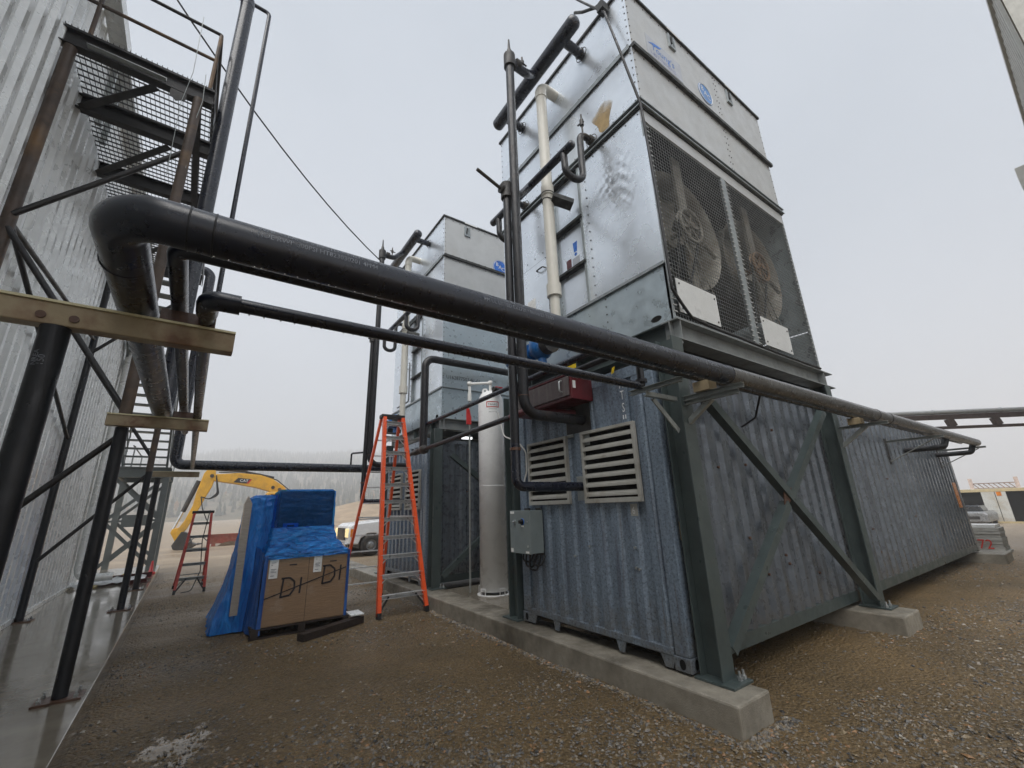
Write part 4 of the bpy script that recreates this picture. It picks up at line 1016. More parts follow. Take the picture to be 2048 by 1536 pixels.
def unit_pipes(o, w):
    """Pipework in front of one unit; w = words telling which unit."""
    G = None
    xw = 0.22
    # upper discharge header with two flanged branches and a bent feed from the riser
    t = thing('discharge_header', (-0.22, o + 1.4, 8.1), f'thick black capped header pipe high on the {w}', 'pipe')
    mb = MB(); mb.tube([(-0.23, o + 0.36, 8.10), (-0.23, o + 2.36, 8.10)], 0.105, 18, dome=True); obj('header_pipe', mb, 'black_pipe', t)
    for y in (0.64, 2.20):
        mb = MB(); fl = MB(); flange_stub(mb, fl, (-0.23, o + y, 8.12), xw, 0.068)
        b = obj('branch', mb, 'black_pipe', t); obj('flange', fl, 'dark_steel', b)
    # riser 1: tall grey pipe with a valve cluster on top, bending into the container wall
    t = thing('riser_pipe', (-0.88, o + 1.07, 2.42), f'tall grey riser pipe with a relief valve, before the {w}', 'pipe')
    mb = MB(); mb.tube([(-0.88, o + 1.07, 7.62), (-0.88, o + 1.07, 2.42), (0.02, o + 1.07, 2.42)], 0.060, 16, 0.19); obj('pipe', mb, 'grey_pipe', t)
    mb = MB(); mb.tube([(-0.88, o + 1.07, 7.66), (-0.56, o + 1.10, 7.70), (-0.36, o + 1.22, 7.96), (-0.28, o + 1.25, 8.06)], 0.062, 14, 0.15); obj('bend', mb, 'black_pipe', t)
    mb = MB(); mb.cyl((-0.88, o + 1.07, 7.55), (-0.88, o + 1.07, 7.78), 0.085, seg=12); mb.cyl((-0.88, o + 1.07, 7.78), (-0.88, o + 1.07, 7.90), 0.05, 0.03, seg=10); mb.cyl((-0.88, o + 1.07, 7.90), (-0.88, o + 1.07, 8.10), 0.022, 0.012, seg=8)
    mb.cyl((-0.78, o + 1.07, 7.70), (-0.70, o + 1.07, 7.70), 0.075, seg=10)
    v = obj('relief_valve', mb, 'dark_steel', t)
    mb = MB(); mb.cyl((-0.62, o + 1.10, 7.74), (-0.62, o + 1.10, 7.98), 0.014, seg=8); mb.cyl((-0.62, o + 1.10, 7.84), (-0.62, o + 1.10, 7.90), 0.03, seg=8); mb.bar((-0.68, o + 1.10, 7.88), (-0.54, o + 1.10, 7.86), 0.02, 0.015); obj('bleed_valve', mb, 'dark_steel', t)
    mb = MB(); mb.ring((-0.88, o + 1.07, 2.62), (0, 0, 1), 0.062, 0.005, 20, 5); obj('weld_band', mb, 'rust_plate', t)
    # lower header with two U-shaped traps
    t = thing('liquid_header', (-0.33, o + 1.5, 5.95), f'thin black sloping header with U shaped traps across the {w}', 'pipe')
    mb = MB(); mb.tube([(-0.33, o + 0.52, 5.98), (-0.33, o + 2.46, 6.02)], 0.056, 16, dome=True); obj('header_pipe', mb, 'black_pipe', t)
    for y in (0.62, 2.22):
        mb = MB(); mb.tube([(-0.33, o + y + 0.06, 5.98), (-0.33, o + y + 0.05, 5.60), (-0.05, o + y + 0.01, 5.60), (-0.05, o + y, 6.42), (xw - 0.02, o + y, 6.42)], 0.047, 14, 0.13); obj('trap', mb, 'grey_pipe', t)
        fl = MB(); fl.cyl((xw - 0.09, o + y, 6.42), (xw - 0.005, o + y, 6.42), 0.065, seg=14); fl.ring((xw - 0.03, o + y, 6.42), (1, 0, 0), 0.095, 0.006, 20, 5); obj('flange', fl, 'dark_steel', t)
    mb = MB(); mb.cyl((0.02, o + 0.62, 6.46), (0.02, o + 0.62, 6.80), 0.013, seg=8); mb.cyl((0.02, o + 0.62, 6.60), (0.02, o + 0.62, 6.70), 0.03, seg=8); mb.bar((0.02, o + 0.58, 6.64), (0.02, o + 0.70, 6.67), 0.02, 0.015); obj('bleed_valve', mb, 'dark_steel', t)
    # riser 2, joined to the lower header through a stop valve
    t = thing('riser_pipe', (-0.96, o + 1.16, 1.64), f'thinner black riser pipe entering the wall between the vents, {w}', 'pipe')
    mb = MB(); mb.tube([(-0.95, o + 1.16, 5.35), (-0.955, o + 1.16, 2.10)], 0.050, 16); obj('pipe', mb, 'grey_pipe', t)
    mb = MB(); mb.tube([(-0.955, o + 1.16, 2.10), (-0.955, o + 1.16, 1.64), (0.02, o + 1.16, 1.64)], 0.052, 16, 0.09); obj('elbow', mb, 'black_pipe', t)
    mb = MB(); mb.tube([(-0.95, o + 1.16, 5.28), (-0.95, o + 1.16, 5.45), (-0.62, o + 1.30, 5.62), (-0.34, o + 1.44, 5.99)], 0.045, 14, 0.12); obj('bend', mb, 'black_pipe', t)
    mb = MB(); mb.cyl((-0.95, o + 1.16, 5.30), (-0.95, o + 1.16, 5.52), 0.078, seg=12); mb.cyl((-1.05, o + 1.16, 5.42), (-0.82, o + 1.16, 5.42), 0.06, seg=12); vb = obj('stop_valve', mb, 'dark_steel', t)
    mb = MB(); mb.cyl((-1.05, o + 1.16, 5.42), (-1.42, o + 1.12, 5.50), 0.022, seg=10); obj('valve_stem', mb, 'dark_steel', vb)
    mb = MB(); mb.cyl((-0.955, o + 1.16, 2.02), (-0.955, o + 1.16, 2.05), 0.062, seg=14); obj('weld_band', mb, 'rust_plate', t)
    # white plastic water pipe
    t = thing('water_pipe', (-0.08, o + 1.31, 3.6), f'cream plastic water pipe down the front of the {w}', 'pipe')
    mb = MB(); mb.tube([(xw, o + 1.31, 7.98), (-0.10, o + 1.31, 7.98), (-0.10, o + 1.31, 4.24)], 0.082, 18, 0.13); obj('pipe', mb, 'pvc', t)
    for za, zb, rc in ((4.18, 4.36, 0.102), (5.83, 6.0, 0.095), (7.72, 7.86, 0.092)):
        mb = MB(); mb.cyl((-0.10, o + 1.31, za), (-0.10, o + 1.31, zb), rc, seg=20); obj('coupling', mb, 'pvc', t)
    mb = MB(); mb.cyl((-0.10, o + 1.31, 3.60), (-0.10, o + 1.31, 4.18), 0.068, seg=18); obj('reducer', mb, 'pvc', t)
    mb = MB(); mb.ring((-0.10, o + 1.31, 5.86), (0, 0, 1), 0.096, 0.007, 24, 5); mb.ring((-0.10, o + 1.31, 5.72), (0.5, 0, 1), 0.092, 0.006, 24, 5); obj('hose_clamp', mb, 'dark_steel', t)
    mb = MB(); mb.bar((-0.10, o + 1.22, 5.74), (0.18, o + 1.10, 5.66), 0.14, 0.10, (0, 0.3, 1)); obj('stay_bracket', mb, 'seam_black', t)
    # blue circulation pump
    t = thing('circulation_pump', (-0.14, o + 1.75, 3.31), f'bright blue pump and motor on the ledge of the {w}', 'pump')
    mb = MB(); mb.cyl((-0.14, o + 2.30, 3.53), (-0.14, o + 1.80, 3.53), 0.125, seg=20); mb.cyl((-0.14, o + 2.36, 3.53), (-0.14, o + 2.30, 3.53), 0.10, 0.125, seg=20)
    for k in range(12):
        a = k * math.pi / 6; mb.bar((-0.14 + 0.128 * math.cos(a), o + 2.26, 3.53 + 0.128 * math.sin(a)), (-0.14 + 0.128 * math.cos(a), o + 1.86, 3.53 + 0.128 * math.sin(a)), 0.012, 0.012)
    obj('motor', mb, 'pump_blue', t)
    mb = MB(); mb.box(-0.30, -0.24, o + 1.95, o + 2.10, 3.50, 3.60); obj('terminal_box', mb, 'dark_steel', t, bevel=0.006)
    mb = MB(); mb.cyl((-0.14, o + 1.80, 3.53), (-0.14, o + 1.72, 3.53), 0.09, seg=18); mb.lathe((-0.14, o + 1.60, 3.53), [(0.03, -0.09), (0.13, -0.08), (0.175, -0.02), (0.175, 0.06), (0.12, 0.12), (0.03, 0.12)], 24, 'y'); mb.cyl((-0.14, o + 1.60, 3.36), (-0.14, o + 1.60, 3.25), 0.06, 0.07, seg=14); obj('pump_casing', mb, 'pump_blue', t)
    mb = MB(); mb.cyl((-0.14, o + 1.50, 3.53), (-0.14, o + 1.38, 3.53), 0.14, seg=18); obj('suction_flange', mb, 'dark_steel', t)
    mb = MB(); mb.box(-0.24, 0.1, o + 1.9, o + 2.2, 3.312, 3.40); obj('pump_foot', mb, 'dark_steel', t)

FRAME1 = steel_frame(0.0, 'green grey steel frame with an X brace at the near container')
FRAME2 = steel_frame(5.72, 'green grey steel frame standing behind the white tank')
CON1 = container(0.0, 'long blue grey container in front, with lettering over its right vent')
CON2 = container(5.72, 'blue grey container behind the tall orange ladder')
CT1 = condenser(0.0, "near galvanised condenser tower with two caged fans and a faded Young's sticker", True)
CT2 = condenser(5.72, 'farther galvanised condenser tower stencilled U162877503-01-01', False)
unit_pipes(0.0, 'near condenser tower')
unit_pipes(5.72, 'farther condenser tower')

# lettering on the near container
mb = MB()
for ch, z in (('A', 2.665), ('T', 2.535), ('S', 2.395)):
    text(mb, ch, 0.145, (-0.0015, 0.415, z), (0, -1, 0), (0, 0, 1), 0.62, center=True)
for dy in (0.016, -0.016): mb.box(-0.003, -0.0008, 0.412 + dy - 0.006, 0.412 + dy + 0.006, 2.315, 2.36)
for ch, z in (('6', 1.325),): text(mb, ch, 0.105, (-0.0015, 0.43, z), (0, -1, 0), (0, 0, 1), 0.8, center=True)
obj('lettering', mb, 'ink_white', CON1)
mb = MB(); mb.box(-0.001, -0.0002, 0.385, 0.475, 1.305, 1.425); obj('number_patch', mb, 'louvre_beige', CON1)
for y_, z_, w_, h_ in ((1.17, 1.62, 0.07, 0.14), (1.02, 2.20, 0.05, 0.09), (1.30, 2.33, 0.06, 0.09)):
    mb = MB(); mb.box(-0.008, 0.0, y_ - w_, y_ + w_, z_ - h_, z_ + h_); obj('patch_plate', mb, 'strut_galv', CON1)
mb = MB(); mb.box(-0.006, 0.02, 0.355, 0.85, 2.28, 2.76); obj('flat_plate', mb, 'container_blue', CON1)
for o_ in [x for x in bpy.data.objects if x.name.startswith('lettering') and x.parent == CON1]:
    o_.location.x -= 0.007
# orange sign on the far end of the long side, lamp under the far frame
mb = MB(); mb.box(11.55, 11.85, -0.008, -0.001, 1.05, 1.65); one('warning_sign', mb, 'amber', 'small orange sign at the far end of the long container side', 'sign')
mb = MB(); mb.box(0.75, 0.98, 5.53, 5.60, 2.90, 2.95); one('work_light', mb, 'lamp_white', 'small lit white lamp under the beam behind the white tank', 'lamp')

# ------------------------------------------------------------------ red hose cabinet, control box
t = thing('hose_cabinet', (-0.17, 1.45, 2.6), 'dark red steel cabinet with a weathered door over the left vent', 'cabinet')
mb = MB(); mb.box(-0.34, -0.002, 0.86, 2.08, 2.615, 2.905); obj('body', mb, 'hose_box_red', t, bevel=0.006)
mb = MB(); mb.box(-0.362, -0.341, 0.89, 2.05, 2.655, 2.885); d = obj('door', mb, 'hose_box_door', t, bevel=0.004)
mb = MB(); mb.tube([(-0.362, 1.0, 2.71), (-0.405, 1.0, 2.72), (-0.405, 1.0, 2.84), (-0.362, 1.0, 2.85)], 0.009, 8, 0.03); obj('handle', mb, 'bolt', d)
mb = MB(); mb.box(-0.32, -0.28, 0.852, 0.8595, 2.74, 2.83); obj('latch', mb, 'white_label', t)
mb = MB(); mb.box(-0.355, -0.30, 0.855, 2.085, 2.906, 2.92); obj('rain_lip', mb, 'hose_box_red', t)
mb = MB(); mb.box(-0.012, -0.001, 0.93, 1.35, 2.28, 2.62); obj('back_plate', mb, 'dark_steel', t)
t = thing('control_box', (-0.13, 2.1, 0.85), 'grey electrical control box with a blue knob, on the container corner', 'control box')
mb = MB(); mb.box(-0.225, -0.03, 1.905, 2.335, 0.862, 1.38); obj('body', mb, 'control_grey', t, bevel=0.006)
mb = MB(); mb.box(-0.25, -0.2255, 1.9, 2.34, 0.857, 1.385); d = obj('door', mb, 'control_grey', t, bevel=0.006)
mb = MB(); mb.cyl((-0.25, 2.055, 1.245), (-0.262, 2.055, 1.245), 0.036, seg=18); mb.cyl((-0.262, 2.055, 1.245), (-0.295, 2.055, 1.245), 0.022, seg=16); mb.box(-0.31, -0.295, 2.046, 2.064, 1.225, 1.265); k = obj('rotary_switch', mb, 'black_plastic', d)
mb = MB(); mb.ring((-0.251, 2.055, 1.245), (1, 0, 0), 0.036, 0.006, 20, 5); obj('switch_ring', mb, 'decal_blue', k)
mb = MB(); mb.cyl((-0.25, 2.225, 1.245), (-0.27, 2.225, 1.245), 0.022, seg=14); mb.cyl((-0.27, 2.225, 1.245), (-0.295, 2.225, 1.235), 0.009, seg=8); obj('toggle_switch', mb, 'bolt', d)
for yy, zz in ((1.945, 1.25), (1.945, 0.95)):
    mb = MB(); mb.cyl((-0.25, yy, zz), (-0.258, yy, zz), 0.014, seg=12); obj('screw', mb, 'bolt', d)
for a, b, c, e in ((2.235, 2.32, 1.345, 1.375), (2.27, 2.325, 0.868, 0.915), (1.93, 2.0, 0.868, 0.892), (2.025, 2.085, 1.18, 1.2)):
    mb = MB(); mb.box(-0.2515, -0.2502, a, b, c, e); obj('label', mb, 'white_label', d)
mb = MB(); mb.box(-0.03, -0.002, 1.95, 2.05, 0.83, 1.41); mb.box(-0.03, -0.002, 2.2, 2.3, 0.83, 1.41); obj('bracket', mb, 'dark_steel', t)
mb = MB()
for yy, dz in ((2.0, 0.14), (2.08, 0.2), (2.16, 0.17), (2.22, 0.11)):
    mb.tube([(-0.12, yy, 0.87), (-0.14, yy + 0.01, 0.87 - dz), (-0.10, yy - 0.1, 0.85 - dz), (-0.04, yy - 0.12, 0.84)], 0.012, 8, 0.05)
obj('cable', mb, 'cable_black', t)

# ------------------------------------------------------------------ pipes along the front of the units (parallel to Y)
t = thing('fire_pipe', (-0.36, 3.2, 2.58), 'dark pipe with a threaded coupling whose right end is painted red', 'pipe')
mb = MB(); mb.tube([(-0.34, 5.95, 2.54), (-0.34, 1.98, 2.63)], 0.040, 14); obj('pipe', mb, 'grey_pipe', t)
mb = MB(); mb.tube([(-0.34, 2.10, 2.627), (-0.34, 1.62, 2.64), (-0.10, 1.22, 2.53), (-0.004, 1.20, 2.53)], 0.046, 14, 0.2); obj('red_length', mb, 'hose_box_red', t)
mb = MB(); mb.cyl((-0.34, 5.55, 2.549), (-0.34, 5.25, 2.556), 0.062, seg=12); mb.lathe((-0.34, 5.1, 2.558), [(0.04, -0.12), (0.085, -0.06), (0.09, 0.0), (0.085, 0.06), (0.04, 0.12)], 16, 'y'); obj('check_valve', mb, 'dark_steel', t)
mb = MB(); mb.cyl((-0.34, 6.05, 2.54), (-0.34, 5.9, 2.54), 0.05, 0.042, seg=12); obj('brass_end', mb, 'yellow_rim', t)
mb = MB(); mb.tube([(-0.33, 5.16, 2.60), (-0.33, 5.16, 4.47), (2.3, 5.16, 4.47)], 0.078, 18, 0.20); one('bent_pipe', mb, 'grey_pipe', 'dark pipe rising beside the far tower then bending right behind the tank', 'pipe')
mb = MB(); mb.tube([(-0.30, 5.08, 3.06), (-0.30, 0.34, 3.085)], 0.036, 14); one('drain_pipe', mb, 'black_pipe', 'slim black pipe running level under the near tower skirt to the bent pipe', 'pipe')
mb = MB(); mb.tube([(-0.16, 1.9, 3.0), (-0.16, 0.30, 3.0)], 0.035, 12); one('conduit', mb, 'cable_black', 'black conduit just under the near tower skirt above the red cabinet', 'conduit')
mb = MB(); mb.tube([(-0.12, 1.02, 3.2), (-0.20, 1.35, 2.98), (-0.20, 1.50, 2.90), (-0.1, 1.62, 2.92)], 0.009, 8, 0.1); one('cable', mb, 'cable_black', 'thin black cable hanging from the blue pump to the red cabinet', 'cable')
mb = MB(); mb.box(-0.012, -0.004, 1.10, 1.32, 3.105, 3.165); one('pump_tag', mb, 'yellow_tag', 'yellow tag on the skirt of the near tower beside the blue pump', 'tag')
mb = MB(); mb.prism([(0, 0), (0.04, 0.01), (0.06, 0.08), (0.02, 0.07)], (-0.03, 0.52, 2.85), (0, -1, 0), (0, 0, 1), (0.004, 0, 0)); one('ribbon', mb, 'yellow_tag', 'yellow ribbon at the top rail of the near container', 'ribbon')
mb = MB(); mb.tube([(-0.10, 2.80, 2.85), (-0.12, 2.62, 2.45), (-0.06, 2.36, 2.34), (-0.02, 2.22, 2.18), (-0.02, 2.22, 1.90), (-0.02, 2.30, 1.74)], 0.011, 8, 0.14); one('white_hose', mb, 'white_pvc', 'thin white hose looping down beside the left vent', 'hose')

# ------------------------------------------------------------------ pressure tank between the units
t = thing('water_tank', (0.74, 4.35, -0.03), 'tall slim white tank with a lifting lug between the two units', 'tank')
mb = MB(); mb.lathe((0.74, 4.35, -0.02), [(0.0, 0.05), (0.25, 0.05), (0.25, 3.46), (0.235, 3.56), (0.19, 3.64), (0.11, 3.69), (0.0, 3.70)], 40); obj('shell', mb, 'white_tank', t)
mb = MB(); mb.lathe((0.74, 4.35, -0.03), [(0.25, 0.012), (0.30, 0.012), (0.30, 0.0), (0.25, 0.0), (0.25, 0.012)], 40); obj('foot_ring', mb, 'white_tank', t)
mb = MB(); mb.ring((0.74, 4.35, 1.82), (0, 0, 1), 0.25, 0.005, 40, 5); obj('weld_seam', mb, 'white_tank', t)
for a in (200, 265, 20, 110):
    a = math.radians(a); cx, cy = 0.74 + 0.31 * math.cos(a), 4.35 + 0.31 * math.sin(a)
    u = (-math.sin(a), math.cos(a), 0); mb = MB()
    for q in ((-0.055, -0.04), (0.04, 0.055)): mb.prism([(q[0], 0), (q[1], 0), (q[1], 0.10), (q[0], 0.10)], (cx, cy, -0.018), u, (0, 0, 1), (0.006, 0.006, 0))
    mb.prism([(-0.055, 0.10), (0.055, 0.10), (0.055, 0.115), (-0.055, 0.115)], (cx, cy, -0.018), u, (0, 0, 1), (0.006, 0.006, 0)); obj('anchor_foot', mb, 'white_tank', t)
mb = MB(); mb.prism([(-0.06, -0.04), (0.06, -0.04), (0.06, 0.06), (0.035, 0.10), (-0.035, 0.10), (-0.06, 0.06)], (0.60, 4.33, 3.62), (0.8, -0.6, 0), (0, 0, 1), (0.01, 0.013, 0)); lg = obj('lifting_lug', mb, 'white_tank', t)
mb = MB(); mb.cyl((0.598, 4.325, 3.66), (0.5975, 4.324, 3.66), 0.02, seg=14); mb.prism([(0.022 * math.cos(a), 0.022 * math.sin(a)) for a in np.linspace(0, 6.283, 14, endpoint=False)], (0.598, 4.327, 3.67), (0.8, -0.6, 0), (0, 0, 1), (-0.002, -0.003, 0)); obj('lug_hole', mb, 'rib_grey', lg)
# label wrapped on the shell, facing the yard
def on_tank(mb, s, size, ang, z, R=0.252, sx=1.0):
    vs_, fs = glyphs(s, size); w = max(a for a, b in vs_) * sx
    mb.add([(0.74 + R * math.cos(ang + (a * sx - w / 2) / R), 4.35 + R * math.sin(ang + (a * sx - w / 2) / R), z + b) for a, b in vs_], fs)
TA = math.radians(247)
mb = MB()
for z in (3.40, 3.30):
    mb.add([(0.74 + 0.2515 * math.cos(TA + q), 4.35 + 0.2515 * math.sin(TA + q), z + dz) for q in np.linspace(-0.5, 0.5, 9) for dz in (0, 0.018)], [(2 * i, 2 * i + 2, 2 * i + 3, 2 * i + 1) for i in range(8)])
for q in (-0.5, 0.44):
    mb.add([(0.74 + 0.2515 * math.cos(TA + q + dq), 4.35 + 0.2515 * math.sin(TA + q + dq), z) for dq in (0, 0.06) for z in (3.318, 3.40)], [(0, 2, 3, 1)])
obj('label_box', mb, 'ink_red', t)
mb = MB(); on_tank(mb, 'TANKS', 0.062, TA, 3.335, sx=1.0); on_tank(mb, 'WATER SYSTEMS', 0.022, TA, 3.26); 
on_tank(mb, 'MAX W.P. 125', 0.026, TA, 3.20); obj('lettering', mb, 'ink_black', t)
mb = MB(); mb.tube([(0.74, 4.35, 3.66), (0.74, 4.35, 3.86), (0.40, 4.60, 3.86), (0.40, 4.60, 3.60)], 0.028, 12, 0.02)
for p in ((0.74, 4.35, 3.86), (0.40, 4.60, 3.86)): mb.lathe((p[0], p[1], p[2] - 0.04), [(0.0, 0), (0.042, 0.0), (0.045, 0.08), (0, 0.085)], 12)
mb.cyl((0.40, 4.60, 3.50), (0.40, 4.60, 3.66), 0.04, seg=12); obj('plastic_pipework', mb, 'white_pvc', t)
mb = MB(); mb.cyl((0.70, 4.05, 3.62), (0.70, 4.15, 3.62), 0.05, seg=14); mb.cyl((0.60, 4.02, 3.64), (0.75, 4.05, 3.64), 0.045, seg=14); obj('valve', mb, 'dark_steel', t)
mb = MB(); mb.box(0.70, 0.86, 4.08, 4.12, 3.69, 3.72); obj('valve_lever', mb, 'bright_red', t)
mb = MB(); mb.tube([(0.395, 4.60, 0.0), (0.395, 4.60, 3.5)], 0.018, 10); one('standpipe', mb, 'strut_galv', 'thin grey standpipe on the left of the white tank', 'pipe')
mb = MB(); mb.prism([(-0.05, 0.0), (0.05, 0.0), (0.05, 0.14), (0.0, 0.32), (-0.05, 0.36)], (0.37, 4.57, 3.02), (1, 0, 0), (0, 0, 1), (0, 0.03, 0)); one('red_valve_handle', mb, 'bright_red', 'red plastic handle clipped on the standpipe left of the tank', 'valve handle')

# ------------------------------------------------------------------ long pipes from the rack to the units
PX, PZ, PR = -0.69, 2.53, 0.086
t = thing('main_pipe', (-3.9, PX, 2.44), 'thick black main pipe crossing overhead with white mill lettering', 'pipe')
mb = MB(); mb.tube([(-4.16, 3.32, 8.95), (-4.16, 3.32, PZ), (-4.02, PX, PZ), (0.12, PX, PZ)], PR, 26, 0.155, 12); obj('near_length', mb, 'black_pipe', t)
mb = MB(); mb.tube([(0.121, PX, PZ), (11.15, PX, PZ)], PR * 0.985, 22, dome=False); obj('far_length', mb, 'galv_pipe', t)
mb = MB(); mb.tube([(-4.16, 3.32, 8.90), (-4.16, 3.32, 9.10), (-5.4, 3.30, 9.10)], PR * 1.04, 18, 0.13); obj('top_elbow', mb, 'black_pipe', t)
for x in (-3.80, -3.72, 0.12, 4.05, 4.62):
    mb = MB(); mb.ring((x, PX, PZ), (1, 0, 0), PR, 0.0035, 28, 5); obj('weld_band', mb, 'grey_pipe', t)
mb = MB(); mb.ring((-4.037, -0.30, PZ), (0.035, -1, 0), PR, 0.0035, 28, 5); obj('weld_band', mb, 'grey_pipe', t)
a1, a2 = math.radians(27), math.radians(3)
lines = [(-3.58, 'WHEATLAND 6 IN STD A53B PE SMLS', 'NDE RWP 300PSI HT823030201 4PM4'),
         (-2.50, 'CML    MADE IN U.S.A. HYDROTESTED', 'FM UL LISTED EX27269 06/06/23 23:55'),
         (-1.30, 'WHEATLAND 6 IN STD A53B PE SMLS', 'NDE RWP 300PSI HT823030201 4PM4'),
         (-0.55, 'MADE IN U.S.A. HYDROTESTED', 'CUL UL LISTED EX27269 06/06/23')]
for x, s1, s2 in lines:
    for s_, an in ((s1, a1), (s2, a2)):
        mb = MB(); text_on_pipe_x(mb, s_, 0.036, x, PX, PZ, PR + 0.0008, an, 0.85); obj('mill_lettering', mb, 'ink_grey', t)
# droplets hanging along the underside
def drips(mb, xs, y, z, r):
    for x in xs:
        q = r * random.uniform(0.75, 1.2); mb.lathe((x, y, z - 2.2 * q), [(0.0, 0.0), (q * 0.8, 0.5 * q), (q, 1.1 * q), (q * 0.6, 2 * q), (0.0, 2.8 * q)], 7)
mb = MB(); drips(mb, [-3.7 + 0.06 * k + random.uniform(-0.03, 0.03) for k in range(64)], PX, PZ - PR, 0.0042); stuff(obj('droplets', mb, 'chrome', t))

t = thing('second_pipe', (-3.87, -0.46, 2.5), 'thinner black pipe running close behind the thick main pipe', 'pipe')
mb = MB(); mb.tube([(-4.02, 4.6, 2.56), (-3.855, -0.46, 2.56), (11.0, -0.46, 2.56)], 0.039, 16, 0.06); obj('pipe', mb, 'black_pipe', t)
t = thing('small_pipe', (-3.8, -0.155, 2.44), 'slim black pipe crossing below the main pipe from a threaded elbow', 'pipe')
mb = MB(); mb.tube([(-4.05, 9.2, 2.484), (-3.735, -0.155, 2.484), (-0.46, -0.155, 2.484)], 0.0365, 16, 0.03); obj('pipe', mb, 'black_pipe', t)
mb = MB(); mb.tube([(-3.742, 0.02, 2.484), (-3.735, -0.155, 2.484), (-3.60, -0.155, 2.484)], 0.050, 16, 0.06); obj('elbow', mb, 'black_pipe', t)
mb = MB(); mb.tube([(-3.89, 3.7, 2.484), (-3.89, 3.7, 9.5), (-4.9, 3.66, 9.5)], 0.030, 12, 0.06); obj('riser', mb, 'black_pipe', t)
mb = MB(); mb.tube([(-0.46, -0.155, 2.484), (-0.40, -0.155, 2.484), (-0.40, -0.155, 2.95), (-0.30, 0.1, 3.02)], 0.034, 12, 0.04); mb.cyl((-0.40, -0.155, 2.52), (-0.40, -0.155, 2.55), 0.055, seg=12); obj('upturn', mb, 'grey_pipe', t)
mb = MB(); drips(mb, [-3.6 + 0.07 * k + random.uniform(-0.03, 0.03) for k in range(42)], -0.155, 2.484 - 0.0365, 0.004); stuff(obj('droplets', mb, 'chrome', t))

t = thing('far_main_pipe', (-2.5, 9.4, 2.47), 'black pipe crossing low behind the blue pallet load', 'pipe')
mb = MB(); mb.tube([(-5.4, 9.4, 7.4), (-4.385, 9.4, 7.4), (-4.385, 9.4, 2.575), (7.0, 9.4, 2.575)], 0.108, 20, 0.16); obj('pipe', mb, 'black_pipe', t)
mb = MB(); mb.tube([(-0.62, 9.4, 2.6), (-0.62, 9.4, 2.98), (-0.30, 9.4, 3.02)], 0.025, 10, 0.05); obj('vent_tee', mb, 'black_pipe', t)

# strut brackets
def strut(mb, a, b): mb.channel(a, b, 0.042, 0.042, 0.004)
t = thing('pipe_bracket', (0.1, -0.55, 2.40), 'galvanised strut bracket on the near frame column under the main pipe', 'bracket', 'brackets carrying the main pipe')
mb = MB(); strut(mb, (0.10, -0.255, 2.400), (0.10, -0.83, 2.400)); strut(mb, (0.10, -0.255, 2.355), (0.10, -0.78, 2.355)); obj('arm', mb, 'strut_galv', t)
mb = MB(); strut(mb, (0.10, -0.800, 2.425), (0.10, -0.800, 2.66)); obj('stop_post', mb, 'strut_galv', t)
mb = MB(); mb.angle((0.12, -0.257, 2.15), (0.12, -0.52, 2.335), 0.05, 0.006, up=(1, 0, 0)); obj('knee', mb, 'strut_galv', t)
mb = MB(); strut(mb, (0.04, -0.20, 2.400), (-0.44, -0.20, 2.400)); strut(mb, (-0.42, -0.02, 2.4425), (-0.42, -0.58, 2.4425)); obj('side_arm', mb, 'strut_galv', t)
mb = MB(); mb.angle((0.03, -0.21, 2.10), (-0.30, -0.21, 2.375), 0.05, 0.006, up=(0, 1, 0)); obj('side_knee', mb, 'strut_galv', t)
mb = MB(); mb.box(0.04, 0.17, -0.56, -0.40, 2.4225, 2.515); obj('spacer', mb, 'beige_beam', t)
t = thing('pipe_bracket', (4.0, -0.55, 2.40), 'galvanised strut bracket on the second frame column under the main pipe', 'bracket', 'brackets carrying the main pipe')
mb = MB(); strut(mb, (4.02, -0.255, 2.400), (4.02, -0.83, 2.400)); obj('arm', mb, 'strut_galv', t)
mb = MB(); strut(mb, (4.02, -0.80, 2.425), (4.02, -0.80, 2.65)); obj('stop_post', mb, 'strut_galv', t)
mb = MB(); mb.angle((4.02, -0.257, 2.12), (4.02, -0.60, 2.375), 0.05, 0.006, up=(1, 0, 0)); obj('knee', mb, 'strut_galv', t)
mb = MB(); mb.box(3.94, 4.06, -0.56, -0.40, 2.4225, 2.515); obj('spacer', mb, 'beige_beam', t)
for x, lb in ((7.1, 'light wall bracket under the main pipe at mid length of the container'), (11.0, 'light wall bracket under the far end of the main pipe')):
    t = thing('pipe_bracket', (x, -0.4, 2.40), lb, 'bracket', 'brackets carrying the main pipe')
    mb = MB(); strut(mb, (x, -0.004, 2.41), (x, -0.84, 2.41)); obj('arm', mb, 'strut_galv', t)
    mb = MB(); mb.box(x - 0.05, x + 0.05, -0.014, -0.004, 1.98, 2.47); obj('wall_plate', mb, 'dark_steel', t)
    mb = MB(); mb.cyl((x, -0.012, 2.03), (x, -0.72, 2.385), 0.010, seg=8); obj('tie_rod', mb, 'strut_galv', t)
    mb = MB(); strut(mb, (x, -0.815, 2.43), (x, -0.815, 2.60)); obj('stop_post', mb, 'strut_galv', t)
for x, lb in ((8.3, 'short dark branch pipe from the container wall to the main pipe'), (10.85, 'brownish branch pipe at the far end of the main pipe')):
    mb = MB(); mb.tube([(x, -0.002, 2.30), (x, -0.60, 2.30), (x + 0.1, -0.66, 2.50)], 0.055, 12, 0.06); one('branch_pipe', mb, 'grey_pipe', lb, 'pipe')
mb = MB(); mb.tube([(1.25, -0.46, 2.55), (1.6, -0.2, 2.36), (1.62, -0.01, 2.28)], 0.012, 8, 0.05); one('drain_tube', mb, 'cable_black', 'thin black tube from the pipes into the long container side', 'tube')

